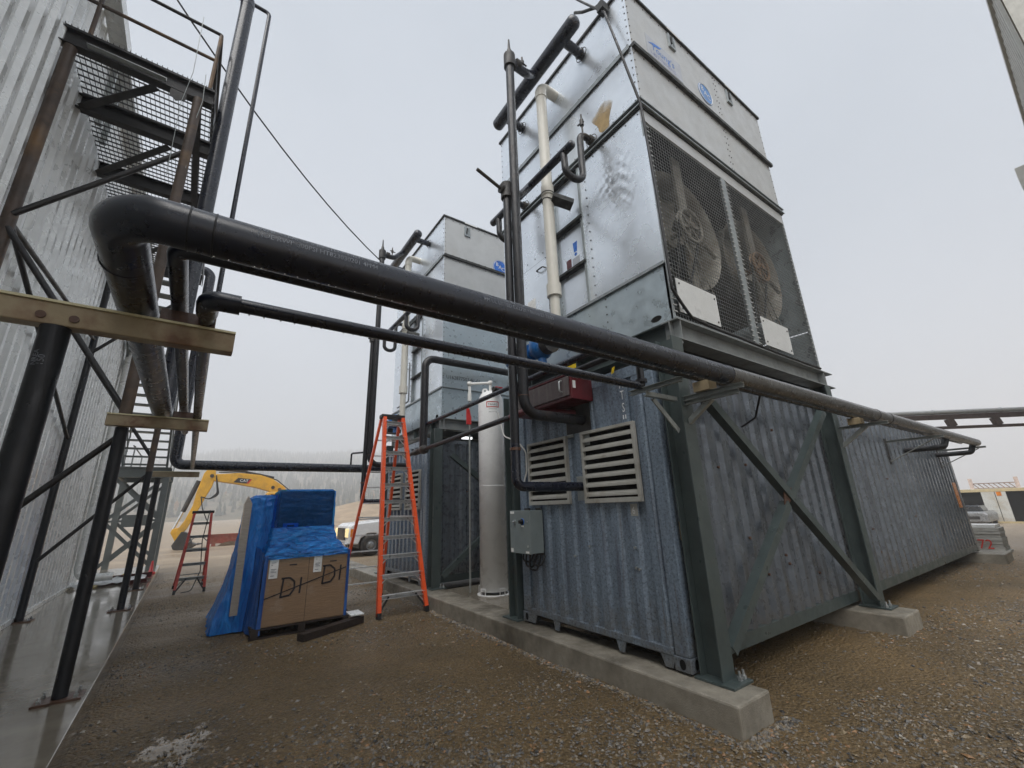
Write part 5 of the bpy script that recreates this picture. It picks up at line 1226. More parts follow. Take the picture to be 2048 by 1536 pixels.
# ------------------------------------------------------------------ building on the left, its apron, pipe rack and walkway
def LW(lx, y, z): return (-5.60 - 0.0349 * y + lx, y + 0.0349 * lx, z)
UB = Vector((-0.0349, 0.9994, 0)); OUTB = Vector((0.9994, 0.0349, 0))
mb = MB(); a = [LW(-0.2, -8, 0), LW(1.46, -8, 0), LW(1.46, 15.9, 0), LW(-0.2, 15.9, 0)]
mb.add([(p[0], p[1], z) for z in (-0.5, 0.0) for p in a], [(0, 3, 2, 1), (4, 5, 6, 7), (0, 1, 5, 4), (1, 2, 6, 5), (2, 3, 7, 6), (3, 0, 4, 7)])
struct('concrete_apron', mb, 'wet_slab', bevel=0.008)
t = thing('warehouse', LW(-4, 3, 0), 'tall pale building with ribbed metal siding on the left', 'building')
mb = MB(); corrugated(mb, LW(0, -8, 0), UB, 20.0, 0.05, 8.1, OUTB, 0.26, 0.042, 0.26, 0.14); obj('siding', mb, 'siding', t)
p0 = Vector(LW(0, 12.01, 0)); mb = MB(); corrugated(mb, p0, -OUTB, 9.0, 0.05, 8.1, UB, 0.26, 0.028, 0.22, 0.12); obj('siding', mb, 'siding', t)
mb = MB(); mb.bar(LW(0.045, -8, 0.04), LW(0.045, 12.03, 0.04), 0.03, 0.07); obj('base_flashing', mb, 'siding', t)
mb = MB(); mb.bar(LW(0.0, 12.05, 0.05), LW(0.0, 12.05, 8.1), 0.12, 0.08, (0, 1, 0)); obj('corner_trim', mb, 'siding', t)
mb = MB(); mb.bar(LW(0.14, -8, 8.2), LW(0.14, 12.2, 8.2), 0.20, 0.20); obj('gutter', mb, 'siding', t)
mb = MB(); mb.box(-15, -5.75, -8, 11.9, 8.12, 8.3); obj('roof', mb, 'siding', t)
for y in (4.6, 5.0):
    mb = MB(); mb.bar(LW(0.10, y, 6.9), LW(0.10, y, 8.05), 0.07, 0.06, (0, 1, 0)); one('wall_conduit', mb, 'strut_galv', 'grey vertical channel on the siding over the walkway' if y < 4.8 else 'second grey vertical channel on the siding, farther along the walkway', 'conduit', 'channels on the siding')
mb = MB(); mb.tube([LW(0.16, 11.3, 7.9), LW(0.16, 11.3, 0.20), LW(0.75, 11.35, 0.20)], 0.085, 16, 0.22); one('downpipe', mb, 'siding', 'thick pale downpipe on the end of the siding, bent at its foot', 'downpipe')

t = thing('pipe_rack', LW(0.7, 4, 0), 'dark welded pipe rack of posts, diagonals and rusty beige arms along the siding', 'pipe rack')
def post(lx, y, z1, r, m, bolts=True):
    mb = MB(); mb.cyl(LW(lx, y, 0.012), LW(lx, y, z1), r, seg=18); p = obj('post', mb, m, t)
    mb = MB(); x, yy, _ = LW(lx, y, 0)
    mb.box(x - 0.15, x + 0.15, yy - 0.11, yy + 0.11, 0.0005, 0.016); bp_ = obj('base_plate', mb, 'rust_plate', t)
    mb = MB()
    for sx in (-0.11, 0.11):
        for sy in (-0.07, 0.07): mb.cyl((x + sx, yy + sy, 0.016), (x + sx, yy + sy, 0.04), 0.017, seg=6, smooth=False); mb.cyl((x + sx, yy + sy, 0.04), (x + sx, yy + sy, 0.06), 0.009, seg=8)
    obj('anchor_bolt', mb, 'bolt', bp_)
    return p
pA = post(1.30, 0.12, 2.324, 0.054, 'rack_post')
post(1.28, 3.0, 2.324, 0.052, 'rack_post'); post(0.11, 3.05, 6.6, 0.055, 'rust_post')
mb = MB(); mb.cyl(LW(1.28, 3.0, 2.45), LW(1.28, 3.0, 6.6), 0.052, seg=18); obj('post', mb, 'rust_post', t)
mb = MB(); mb.cyl(LW(1.26, 7.46, 2.26), LW(1.26, 7.46, 6.6), 0.05, seg=16); obj('post', mb, 'rust_post', t)
post(1.26, 7.46, 2.26, 0.05, 'rack_post'); post(0.11, 7.55, 6.6, 0.05, 'rack_post'); post(1.27, 10.0, 2.334, 0.055, 'rack_post')
q = LW(1.30, 0.12, 0)
for s_, sz, an, z in (('HYDROTESTED', 0.05, -2.15, 1.35), ('EX27269 07/06/23 10:33', 0.05, -1.65, 0.72), ('MADE IN U.S.A.', 0.05, -2.15, 0.70), ('NREA', 0.03, -1.9, 2.12), ('150', 0.035, -1.45, 2.12)):
    mb = MB(); text_on_post(mb, s_, sz, q[0], q[1], z, 0.0548, an, 1.0); obj('mill_lettering', mb, 'ink_grey', t)
def arm(l0, l1, y, z):
    mb = MB(); mb.bar(LW(l0, y, z), LW(l1, y, z), 0.085, 0.108); 
    o_ = obj('arm', mb, 'beige_beam', t, bevel=0.006)
    mb = MB(); mb.bar(LW(l0, y, z + 0.0605), LW(l1, y, z + 0.0605), 0.105, 0.012); obj('flange', mb, 'cream_paint', o_)
    return o_
arm(0.0, 2.0, 0.12, 2.379); arm(1.16, 1.97, 2.93, 2.379); arm(1.18, 2.02, 9.72, 2.389)
for l in (1.25, 1.36):
    mb = MB(); mb.cyl(LW(l, 0.0755, 2.365), LW(l, 0.070, 2.365), 0.018, seg=14); obj('bolt', mb, 'rust_plate', t)
for l0, y in ((1.66, 0.12), (1.66, 2.93)):
    mb = MB(); mb.bar(LW(l0, y, 2.480), LW(l0 + 0.24, y, 2.480), 0.09, 0.06); obj('spacer', mb, 'rust_plate', t)
for y, yo in ((3.02, 3.02), (7.5, 7.47)):
    for zi, zo in ((0.85, 2.22), (4.2, 2.52), (4.35, 5.75)):
        mb = MB(); mb.cyl(LW(0.13, y, zi), LW(1.25, yo, zo), 0.028, seg=12); obj('diagonal', mb, 'rack_steel', t)
for za, zb in ((0.4, 2.0), (2.2, 2.32)):
    mb = MB(); mb.cyl(LW(0.11, 3.1, 4.3), LW(0.11, 7.5, 2.4 + za), 0.026, seg=10); obj('diagonal', mb, 'rack_steel', t)
mb = MB(); mb.channel(LW(1.28, 3.05, 6.52), LW(1.26, 7.5, 6.52), 0.07, 0.12, 0.008); obj('tie_beam', mb, 'rack_steel', t)

t = thing('walkway', LW(0.7, 6, 6.6), 'grated overhead walkway with tube railings at top left', 'walkway')
for y in (3.05, 4.05, 5.4, 6.8, 8.5):
    mb = MB(); mb.ibeam(LW(0.0, y, 6.72), LW(1.42, y, 6.72), 0.11, 0.22, 0.012, 0.01); obj('floor_beam', mb, 'rack_steel', t)
mb = MB(); mb.angle(LW(0.25, 2.985, 6.63), LW(0.95, 2.985, 6.63), 0.07, 0.008); obj('angle_cleat', mb, 'strut_galv', t)
mb = MB(); mb.bar(LW(1.44, 2.98, 6.72), LW(1.44, 8.6, 6.72), 0.012, 0.22); obj('edge_plate', mb, 'rack_steel', t)
for a_, b_ in (((0.06, 4.0), (0.85, 3.12)), ((0.06, 5.35), (0.95, 4.15)), ((0.06, 6.75), (0.95, 5.5)), ((0.06, 8.4), (0.95, 6.9))):
    mb = MB(); mb.bar(LW(a_[0], a_[1], 6.62), LW(b_[0], b_[1], 6.62), 0.09, 0.012); obj('floor_brace', mb, 'rack_steel', t)
mb = MB(); mb.prism([(0, 0), (0.16, 0), (0.16, 0.10), (0.07, 0.17), (0, 0.10)], LW(1.0, 3.0, 6.61), OUTB, (0, 0, -1), UB * 0.008); obj('gusset', mb, 'rack_steel', t)
mb = MB()
for y in np.arange(3.0, 8.6, 0.10): mb.bar(LW(0.03, y, 6.842), LW(1.42, y, 6.842), 0.006, 0.022)
for l in np.arange(0.03, 1.43, 0.05): mb.bar(LW(l, 2.98, 6.857), LW(l, 8.6, 6.857), 0.006, 0.008)
stuff(obj('grating', mb, 'rack_steel', t))
rails = [[LW(0.22, 3.04, 6.83), LW(0.22, 3.04, 7.86)], [LW(1.36, 3.04, 6.83), LW(1.36, 3.04, 7.86)], [LW(0.0, 3.04, 7.86), LW(1.36, 3.04, 7.86)], [LW(0.1, 3.04, 7.38), LW(1.36, 3.04, 7.38)],
         [LW(1.36, 3.04, 7.86), LW(1.36, 5.4, 7.86)], [LW(1.36, 3.04, 7.38), LW(1.36, 5.4, 7.38)], [LW(1.36, 5.4, 6.83), LW(1.36, 5.4, 7.86)]]
for k, r_ in enumerate(rails):
    mb = MB(); mb.tube(r_, 0.022, 10); obj('handrail' if k not in (0, 1, 6) else 'rail_post', mb, 'rust_post' if k in (1, 0, 3) else 'rack_steel', t)
mb = MB(); mb.tube([LW(1.47, 3.3, 6.45), LW(1.55, 3.45, 7.85), LW(1.58, 3.6, 7.85), LW(1.50, 3.75, 5.5)], 0.022, 10, 0.05); obj('hoop', mb, 'rack_steel', t)

# galvanised stair beyond the rack
t = thing('steel_stair', LW(0.65, 14.5, 0), 'grey galvanised open tread stair on a cross braced tower beyond the rack', 'stair')
S0, S1 = (15.2, 2.95), (9.2, 6.9)
for l in (0.12, 1.18):
    mb = MB(); mb.bar(LW(l, S0[0], S0[1]), LW(l, S1[0], S1[1]), 0.05, 0.22); obj('stringer', mb, 'stair_galv', t)
for k in range(19):
    f_ = (k + 0.5) / 19; y = S0[0] + (S1[0] - S0[0]) * f_; z = S0[1] + (S1[1] - S0[1]) * f_ + 0.04
    mb = MB(); mb.bar(LW(0.146, y, z), LW(1.154, y, z), 0.25, 0.035); obj('tread', mb, 'stair_galv', t)
for l in (0.12, 1.18):
    mb = MB(); mb.tube([LW(l, 15.2, 3.95), LW(l, 9.2, 7.9)], 0.022, 8); mb.tube([LW(l, 15.2, 3.5), LW(l, 9.2, 7.45)], 0.018, 8)
    for f_ in (0.02, 0.35, 0.7, 1.0): mb.tube([LW(l, 15.2 - 6 * f_, 2.95 + 3.95 * f_), LW(l, 15.2 - 6 * f_, 3.95 + 3.95 * f_)], 0.02, 8)
    obj('stair_rail', mb, 'stair_galv', t)
for l in (0.05, 1.25):
    for y in (14.4, 16.8):
        mb = MB(); mb.bar(LW(l, y, 0.0 if y < 15.9 else GZ), LW(l, y, 2.66), 0.16, 0.16, (0, 1, 0)); obj('column', mb, 'stair_galv', t)
for y in (14.4, 16.8):
    mb = MB(); mb.ibeam(LW(-0.05, y, 2.79), LW(1.35, y, 2.79), 0.16, 0.28, 0.014, 0.012); obj('landing_beam', mb, 'stair_galv', t)
for l in (0.05, 1.25):
    mb = MB(); mb.ibeam(LW(l, 14.5, 2.79), LW(l, 16.7, 2.79), 0.14, 0.24, 0.014, 0.012); obj('landing_beam', mb, 'stair_galv', t)
mb = MB(); mb.bar(LW(0.65, 14.3, 2.945), LW(0.65, 17.0, 2.945), 1.35, 0.03); obj('landing', mb, 'stair_galv', t)
for y in (14.38, 16.82):
    for z0, z1 in ((0.15, 1.35), (1.45, 2.62)):
        mb = MB(); mb.bar(LW(0.08, y, z0), LW(1.22, y, z1), 0.012, 0.09, (0, 0, 1)); mb.bar(LW(0.08, y + 0.014, z1), LW(1.22, y + 0.014, z0), 0.012, 0.09, (0, 0, 1)); obj('cross_brace', mb, 'stair_galv', t)
    mb = MB(); mb.bar(LW(0.08, y, 1.40), LW(1.22, y, 1.40), 0.05, 0.06); obj('girt', mb, 'stair_galv', t)
    mb = MB(); mb.bar(LW(0.42, y - 0.02, 1.40), LW(0.86, y - 0.02, 1.40), 0.012, 0.34); obj('gusset', mb, 'stair_galv', t)
for l in (0.1, 1.2):
    for y in (17.3, 20.3):
        mb = MB(); mb.tube([LW(l, y, 2.95), LW(l, y, 3.95)], 0.022, 8); mb.tube([LW(l, 16.8, 3.9), LW(l, 20.4, 3.9)], 0.02, 8); obj('landing_rail', mb, 'stair_galv', t)

# odds and ends lying on the apron
mb = MB()
n = 14
pts = [(LW(0.02 + 1.3 * i / n, 11.25 + 0.42 * j + 0.10 * math.sin(5 * i), 0.02 + 0.05 * (math.sin(1.7 * i + 2 * j) ** 2) + 0.02 * j)) for i in range(n + 1) for j in range(3)]
mb.add(pts, [(3 * i + j, 3 * i + j + 1, 3 * i + j + 4, 3 * i + j + 3) for i in range(n) for j in range(2)], True)
o = one('plastic_sheet', mb, 'sheet_white', 'white plastic sheet lying rumpled across the wet apron', 'sheet'); md = o.modifiers.new('thick', 'SOLIDIFY'); md.thickness = 0.012
mb = MB(); nx_, ny_ = 16, 5
pts = [LW(0.25 + 0.9 * i / nx_, 12.25 + 0.45 * j / ny_, 0.01 + 0.15 * math.sin(math.pi * j / ny_) * (0.6 + 0.3 * math.sin(1.3 * i) + 0.2 * math.sin(2.9 * i))) for i in range(nx_ + 1) for j in range(ny_ + 1)]
mb.add(pts, [(i * (ny_ + 1) + j, i * (ny_ + 1) + j + 1, (i + 1) * (ny_ + 1) + j + 1, (i + 1) * (ny_ + 1) + j) for i in range(nx_) for j in range(ny_)], True)
one('yellow_tarp', mb, 'tarp_yellow', 'crumpled yellow tarp heaped behind the white sheet', 'tarp')
mb = MB(); mb.channel(LW(0.45, 12.1, 0.07), LW(1.42, 12.35, 0.07), 0.06, 0.12, 0.01); one('steel_channel', mb, 'red_channel', 'long dark red steel channel lying before the yellow tarp', 'steel channel', 'red channels on the apron')
mb = MB(); mb.channel(LW(0.98, 11.0, 0.05), LW(1.40, 11.3, 0.05), 0.06, 0.09, 0.01); one('steel_channel', mb, 'red_channel', 'short dark red channel offcut beside the farthest post', 'steel channel', 'red channels on the apron')
mb = MB(); mb.lathe(LW(1.35, 13.2, 0.0), [(0.0, 0.0), (0.11, 0.0), (0.10, 0.05), (0.05, 0.06), (0.025, 0.32), (0.0, 0.34)], 14); one('safety_cone', mb, 'bright_red', 'small red cone at the edge of the apron', 'cone')

# ------------------------------------------------------------------ step ladders
def ladder(name, label, F, Rr, T, nst, m_rail, top_m, step_m, wr, group=None):
    """F, Rr = front / rear feet; T = (top front left, top front right, top rear left, top rear right)."""
    c = (Vector(F[0]) + Vector(Rr[1])) / 2
    t = thing(name, (c.x, c.y, GZ), label, 'ladder', group)
    F = [Vector(p) for p in F]; Rr = [Vector(p) for p in Rr]; T = [Vector(p) for p in T]
    fd = (F[1] - F[0]).normalized()
    for k in range(2):
        mb = MB(); mb.channel(F[k] + (T[k] - F[k]) * 0.012, T[k], wr * 0.75, wr, 0.007, up=(fd.y, -fd.x, 0)); obj('front_rail', mb, m_rail, t)
        mb = MB(); mb.channel(Rr[k] + (T[k + 2] - Rr[k]) * 0.012, T[k + 2], wr * 0.55, wr * 0.75, 0.006, up=(fd.y, -fd.x, 0)); obj('rear_rail', mb, m_rail, t)
        for p, d in ((F[k], T[k] - F[k]), (Rr[k], T[k + 2] - Rr[k])):
            d = d.normalized(); mb = MB(); mb.bar(p, p + d * 0.09, wr * 0.75, wr * 1.25, (fd.y, -fd.x, 0)); obj('foot', mb, 'black_plastic', t)
    H = T[0].z - F[0].z
    for k in range(1, nst + 1):
        f_ = k * 0.305 / H
        if f_ > 0.97: break
        a = F[0].lerp(T[0], f_); b = F[1].lerp(T[1], f_)
        mb = MB(); mb.channel(a, b, 0.085, 0.062, 0.004, up=(0, 0, 1))
        s_ = obj('step', mb, step_m, t)
        if k % 3 == 1 or nst > 8:
            w = (b - a)
            for q, sg in ((a, 1), (b, -1)):
                mb = MB(); mb.bar(q + w.normalized() * sg * 0.012 - Vector((0, 0, 0.13)), q + w.normalized() * sg * 0.13 - Vector((0, 0, 0.015)), 0.02, 0.004, (0, 1, 0))
                obj('knee_brace', mb, step_m, s_)
        a = Rr[0].lerp(T[2], f_); b = Rr[1].lerp(T[3], f_)
        if nst > 8 or k % 2 == 1:
            mb = MB(); mb.bar(a, b, 0.03, 0.022); obj('rear_bar', mb, step_m, t)
    for k in range(2):
        f_ = 0.5; mb = MB(); mb.bar(F[k].lerp(T[k], 0.45), Rr[k].lerp(T[k + 2], 0.45), 0.005, 0.03); obj('spreader', mb, step_m, t)
        mb = MB(); q = F[k].lerp(T[k], 0.02); q2 = F[k].lerp(T[k], 0.305 / H); sg = 1 if k == 0 else -1
        mb.bar(q, q2 + fd * sg * 0.16, 0.03, 0.006, (fd.y, -fd.x, 0)); obj('foot_brace', mb, 'black_plastic', t)
    cc = sum(T, Vector()) / 4
    mb = MB(); mb.bar(T[0].lerp(T[2], 0.5) - fd * 0.05 + Vector((0, 0, 0.03)), T[1].lerp(T[3], 0.5) + fd * 0.05 + Vector((0, 0, 0.03)), 0.20, 0.07); obj('top_cap', mb, top_m, t, bevel=0.01)
    return t
ladder('step_ladder', 'tall orange fibreglass step ladder with aluminium steps', [(-1.14, 4.86, GZ), (-0.32, 4.84, GZ)], [(-1.33, 6.75, GZ), (-0.53, 6.66, GZ)],
       [(-0.97, 5.62, 3.24), (-0.60, 5.61, 3.24), (-0.98, 5.80, 3.24), (-0.61, 5.79, 3.24)], 11, 'orange_rail', 'black_plastic', 'aluminium', 0.085)
ladder('step_ladder', 'shorter dark red step ladder with a black top before the excavator', [(-4.03, 10.44, GZ), (-3.47, 10.47, GZ)], [(-4.10, 11.55, GZ), (-3.52, 11.66, GZ)],
       [(-3.91, 10.93, 1.53), (-3.56, 10.95, 1.53), (-3.91, 11.07, 1.53), (-3.56, 11.09, 1.53)], 5, 'red_rail', 'black_plastic', 'strut_galv', 0.07)
mb = MB(); mb.tube([(-3.60, 10.85, 1.6), (-3.66, 10.75, 0.9), (-3.60, 10.7, 0.2), (-3.72, 10.6, -0.21), (-3.9, 10.5, GZ + 0.02)], 0.010, 8, 0.1); one('hanging_cable', mb, 'cable_black', 'dark cable hanging down through the shorter red ladder', 'cable')

# ------------------------------------------------------------------ wrapped pallet load
t = thing('pallet', (-2.2, 5.5, GZ), 'dark wooden pallet under the blue wrapped load', 'pallet')
for y in (4.93, 5.13, 5.33, 5.55, 5.77, 5.98, 6.2, 6.38):
    mb = MB(); mb.box(-2.92, -1.52 + random.uniform(-0.02, 0.02), y, y + 0.11, GZ + 0.115, GZ + 0.135); obj('board', mb, 'wood_dark', t)
for x in (-2.9, -2.3, -1.68):
    mb = MB(); mb.box(x, x + 0.09, 4.93, 6.48, GZ + 0.025, GZ + 0.114); obj('stringer', mb, 'wood_dark', t)
for y in (4.93, 5.6, 6.36):
    mb = MB(); mb.box(-2.92, -1.55, y, y + 0.11, GZ + 0.004, GZ + 0.024); obj('board', mb, 'wood_dark', t)
mb = MB(); mb.bar((-2.35, 4.42, GZ + 0.05), (-1.42, 4.86, GZ + 0.06), 0.14, 0.09); one('timber_beam', mb, 'wood_dark', 'dark timber lying at an angle against the pallet', 'timber')
mb = MB(); mb.box(-1.60, -1.40, 4.76, 5.1, GZ + 0.136, GZ + 0.15); one('loose_plank', mb, 'sheet_white', 'pale wet board end on the right corner of the pallet', 'board')
ZB = GZ + 0.136
t = thing('cardboard_box', (-2.24, 5.4, ZB), 'brown cardboard box marked DI under stretch film, at the front of the pallet', 'box')
mb = MB(); mb.box(-2.80, -1.665, 4.955, 5.85, ZB, 0.84); obj('carton', mb, 'cardboard', t, bevel=0.012)
mb = MB(); mb.box(-2.232, -2.228, 4.950, 4.956, ZB + 0.01, 0.83); obj('seam', mb, 'ink_marker', t)
for cx, cz, tilt in ((-2.46, 0.40, 0.06), (-1.90, 0.52, 0.06)):
    mb = MB()
    R_ = Matrix.Rotation(tilt, 3, 'Y')
    def st(p, q, w=0.024):
        P = Vector((cx + p[0], 4.947, cz + p[1])); Q = Vector((cx + q[0], 4.947, cz + q[1])); mb.bar(P, Q, 0.003, w, (0, 0, 1) if abs(p[0] - q[0]) > abs(p[1] - q[1]) else (1, 0, 0))
    st((-0.12, -0.13), (-0.10, 0.13))
    pr = [(-0.13, 0.125), (-0.02, 0.13), (0.05, 0.07), (0.055, -0.03), (0.0, -0.11), (-0.13, -0.125)]
    for a_, b_ in zip(pr[:-1], pr[1:]): st(a_, b_)
    st((0.13, -0.10), (0.14, 0.12))
    obj('marker_letters', mb, 'ink_marker', t)
    mb = MB(); mb.prism([(0.075 * math.cos(a), 0.075 * math.sin(a)) for a in np.linspace(0, 6.283, 24, endpoint=False)], (cx - 0.06, 4.9485, cz), (1, 0, 0), (0, 0, 1), (0, 0.003, 0)); obj('round_stamp', mb, 'fan_rust', t)
mb = MB(); mb.bar((-2.80, 4.949, 0.27), (-1.68, 4.949, 0.60), 0.004, 0.014); obj('strap', mb, 'ink_marker', t)
for x0_, z1_ in ((-2.765, 0.80), (-2.165, 0.83)):
    mb = MB(); mb.box(x0_, x0_ + 0.115, 4.944, 4.950, z1_ - 0.26, z1_); lb = obj('shipping_label', mb, 'white_label', t)
    mb = MB()
    for k, (dz, wd) in enumerate(((0.04, 0.06), (0.07, 0.02), (0.13, 0.07), (0.15, 0.05), (0.17, 0.07), (0.22, 0.05))): mb.box(x0_ + 0.022, x0_ + 0.022 + wd, 4.9425, 4.9437, z1_ - dz - 0.008, z1_ - dz)
    obj('print', mb, 'ink_grey', lb)
for cx in (-2.45, -1.88):
    mb = MB(); mb.box(cx - 0.05, cx + 0.05, 4.947, 4.9515, 0.70, 0.715); obj('hand_hole', mb, 'ink_marker', t)

def loft(mb, rings, n=48, wr=0.012, seed=0):
    """Film skin through rectangular rings (x0,x1,y0,y1,z, corner radius); wrinkled."""
    rg = []
    for (x0, x1, y0, y1, z, r) in rings:
        per = []
        cs = [(x1 - r, y1 - r, 0), (x0 + r, y1 - r, 90), (x0 + r, y0 + r, 180), (x1 - r, y0 + r, 270)]
        pts = []
        for cx, cy, a0 in cs:
            for k in range(4): a = math.radians(a0 + 30 * k); pts.append(Vector((cx + r * math.cos(a), cy + r * math.sin(a), z)))
        L_ = [0]; m_ = len(pts)
        for i in range(m_): L_.append(L_[-1] + (pts[(i + 1) % m_] - pts[i]).length)
        for j in range(n):
            s_ = L_[-1] * j / n; i = max(k for k in range(m_) if L_[k] <= s_ + 1e-9); f_ = (s_ - L_[i]) / max(1e-6, L_[i + 1] - L_[i])
            per.append(pts[i].lerp(pts[(i + 1) % m_], f_))
        rg.append(per)
    # subdivide between rings
    full = []
    for a_, b_ in zip(rg[:-1], rg[1:]):
        for k in range(6): full.append([a_[j].lerp(b_[j], k / 6) for j in range(n)])
    full.append(rg[-1])
    vs_ = []
    for i, per in enumerate(full):
        c = sum(per, Vector()) / n
        for j, p in enumerate(per):
            d = (p - c); d.z = 0; d.normalize()
            w = wr * (math.sin(0.9 * i + 1.3 * j + seed) * 0.5 + math.sin(0.37 * i * 2 + 2.7 * j) * 0.4 + math.sin(1.9 * i - 0.8 * j + seed) * 0.4)
            vs_.append(p + d * w)
    m_ = len(full)
    fs = [(i * n + j, i * n + (j + 1) % n, (i + 1) * n + (j + 1) % n, (i + 1) * n + j) for i in range(m_ - 1) for j in range(n)]
    mb.add(vs_, fs, True)
    mb.add([vs_[k] for k in range((m_ - 1) * n, m_ * n)], [tuple(range(n))], True)
t = thing('wrapped_cabinet', (-2.3, 5.5, 0.845), 'dark cabinet in taut blue film standing on the cardboard box', 'cabinet')
mb = MB(); mb.box(-2.70, -1.88, 5.22, 5.82, 0.846, 1.80); obj('cabinet', mb, 'cabinet_teal', t, bevel=0.02)
mb = MB(); mb.box(-2.62, -2.40, 5.212, 5.2195, 1.17, 1.30); pl = obj('nameplate', mb, 'decal_sky', t)
mb = MB(); mb.box(-2.56, -2.46, 5.205, 5.2115, 1.25, 1.275); obj('handle', mb, 'black_plastic', pl)
mb = MB(); loft(mb, [(-2.845, -1.635, 4.925, 6.38, 0.80, 0.02), (-2.83, -1.65, 4.95, 6.3, 0.87, 0.03), (-2.775, -1.80, 5.10, 5.98, 1.03, 0.05), (-2.745, -1.845, 5.19, 5.86, 1.24, 0.05)], 72, 0.014, 2); obj('film_skirt', mb, 'blue_wrap_skirt', t)
mb = MB(); loft(mb, [(-2.742, -1.848, 5.193, 5.857, 1.20, 0.05), (-2.74, -1.85, 5.19, 5.86, 1.50, 0.05), (-2.725, -1.86, 5.20, 5.85, 1.79, 0.05), (-2.68, -1.90, 5.25, 5.80, 1.825, 0.06)], 72, 0.006, 2); obj('film', mb, 'blue_wrap', t)
t = thing('wrapped_crate', (-2.85, 6.0, ZB), 'tall crate in loose blue plastic at the left rear of the pallet', 'crate')
mb = MB(); mb.box(-3.06, -2.60, 5.62, 6.45, ZB, 1.70); obj('crate', mb, 'cabinet_teal', t, bevel=0.02)
mb = MB(); mb.prism([(0, 0), (0.10, 0.0), (0.10, 1.60), (0.04, 1.72), (0, 1.6)], (-3.155, 5.50, 0.02), (1, 0.1, 0), (0, 0, 1), (0, 0.25, 0)); obj('corner_board', mb, 'corner_board', t)
mb = MB(); loft(mb, [(-3.40, -2.57, 5.56, 7.2, GZ + 0.02, 0.05), (-3.24, -2.56, 5.56, 6.75, 0.35, 0.05), (-3.16, -2.56, 5.57, 6.6, 0.9, 0.05), (-3.11, -2.56, 5.57, 6.52, 1.5, 0.05), (-3.09, -2.56, 5.58, 6.50, 1.70, 0.06), (-3.0, -2.60, 5.64, 6.42, 1.755, 0.06)], 60, 0.022, 5); obj('film', mb, 'blue_wrap_loose', t)
t = thing('film_drape', (-2.85, 5.6, GZ), 'blue plastic film covering the left side of the pallet load', 'plastic film')
mb = MB(); nx_, ny_ = 30, 16
pts = []
for i in range(nx_ + 1):
    for j in range(ny_ + 1):
        u = i / nx_; w = j / ny_
        pts.append((-2.835 - 0.34 * u * (1 - 0.55 * w) - 0.016 * math.sin(9 * u + 3 * w) - 0.010 * math.sin(31 * u + 2 * w), 4.935 + 1.52 * u, GZ + 0.03 + (1.06 + 0.25 * u) * w))
mb.add(pts, [(i * (ny_ + 1) + j, (i + 1) * (ny_ + 1) + j, (i + 1) * (ny_ + 1) + j + 1, i * (ny_ + 1) + j + 1) for i in range(nx_) for j in range(ny_)], True)
obj('film', mb, 'blue_wrap_side', t)
mb = MB(); mb.box(-2.842, -2.79, 4.932, 4.954, GZ + 0.05, 0.86); obj('film_edge', mb, 'blue_wrap_side', t)
mb = MB(); mb.box(-1.668, -1.632, 4.935, 4.953, GZ + 0.1, 0.86); obj('film_edge', mb, 'blue_wrap_side', t)

# ------------------------------------------------------------------ excavator beyond the yard
EY = 28.0
t = thing('excavator', (0.5, EY, GZ), 'yellow tracked excavator with its arm reaching down, beyond the yard', 'excavator')
def slab(poly, y0, y1, m, name, parent=None, bevel=0.03):
    mb = MB(); mb.prism(poly, (0, y0, 0), (1, 0, 0), (0, 0, 1), (0, y1 - y0, 0)); return obj(name, mb, m, parent or t, bevel=bevel)
slab([(-3.66, 4.05), (-3.60, 3.70), (-3.72, 3.10), (-3.95, 2.50), (-4.26, 1.56), (-4.57, 0.80), (-4.90, 0.40), (-5.02, 0.72), (-4.72, 1.28), (-4.46, 2.10), (-4.40, 2.80), (-4.20, 3.85), (-3.95, 4.25)], EY - 0.28, EY + 0.28, 'excavator_yellow', 'stick')
slab([(-3.78, 3.52), (-3.62, 3.82), (-2.43, 3.90), (-1.37, 3.80), (-0.66, 3.56), (0.0, 3.1), (0.75, 2.2), (1.3, 1.5), (0.9, 1.1), (0.25, 1.6), (-0.45, 2.72), (-1.55, 3.06), (-2.61, 3.27), (-3.58, 3.42)], EY - 0.32, EY + 0.32, 'excavator_yellow', 'boom')
lg = slab([(-2.72, 3.36), (-2.50, 3.62), (-1.78, 3.54), (-1.95, 3.28)], EY - 0.335, EY - 0.325, 'ink_black', 'logo_patch', bevel=0)
mb = MB(); text(mb, 'CAT', 0.22, (-2.40, EY - 0.345, 3.39), (1, 0, -0.06), (0, 0, 1), 1.0); obj('lettering', mb, 'ink_white', lg)
mb = MB(); mb.prism([(-2.04, 3.29), (-1.95, 3.28), (-1.78, 3.54), (-1.86, 3.545)], (0, EY - 0.337, 0), (1, 0, 0), (0, 0, 1), (0, 0.0015, 0)); obj('stripe', mb, 'ink_red', lg)
mb = MB(); mb.cyl((-4.38, EY - 0.1, 3.45), (-4.86, EY - 0.1, 1.75), 0.12, seg=14); obj('cylinder', mb, 'dark_steel', t)
mb = MB(); mb.cyl((-4.86, EY - 0.1, 1.75), (-5.16, EY - 0.1, 0.80), 0.065, seg=12); obj('piston_rod', mb, 'chrome', t)
mb = MB(); mb.cyl((-3.95, EY - 0.02, 4.15), (-2.2, EY - 0.02, 4.05), 0.10, seg=12); mb.cyl((-2.4, EY, 4.06), (-0.6, EY, 3.68), 0.06, seg=10); obj('cylinder', mb, 'dark_steel', t)
slab([(-5.20, 0.86), (-5.24, 0.66), (-4.95, 0.15), (-4.78, 0.10), (-4.72, 0.80), (-4.85, 0.95)], EY - 0.2, EY + 0.2, 'excavator_yellow', 'linkage')
mb = MB()
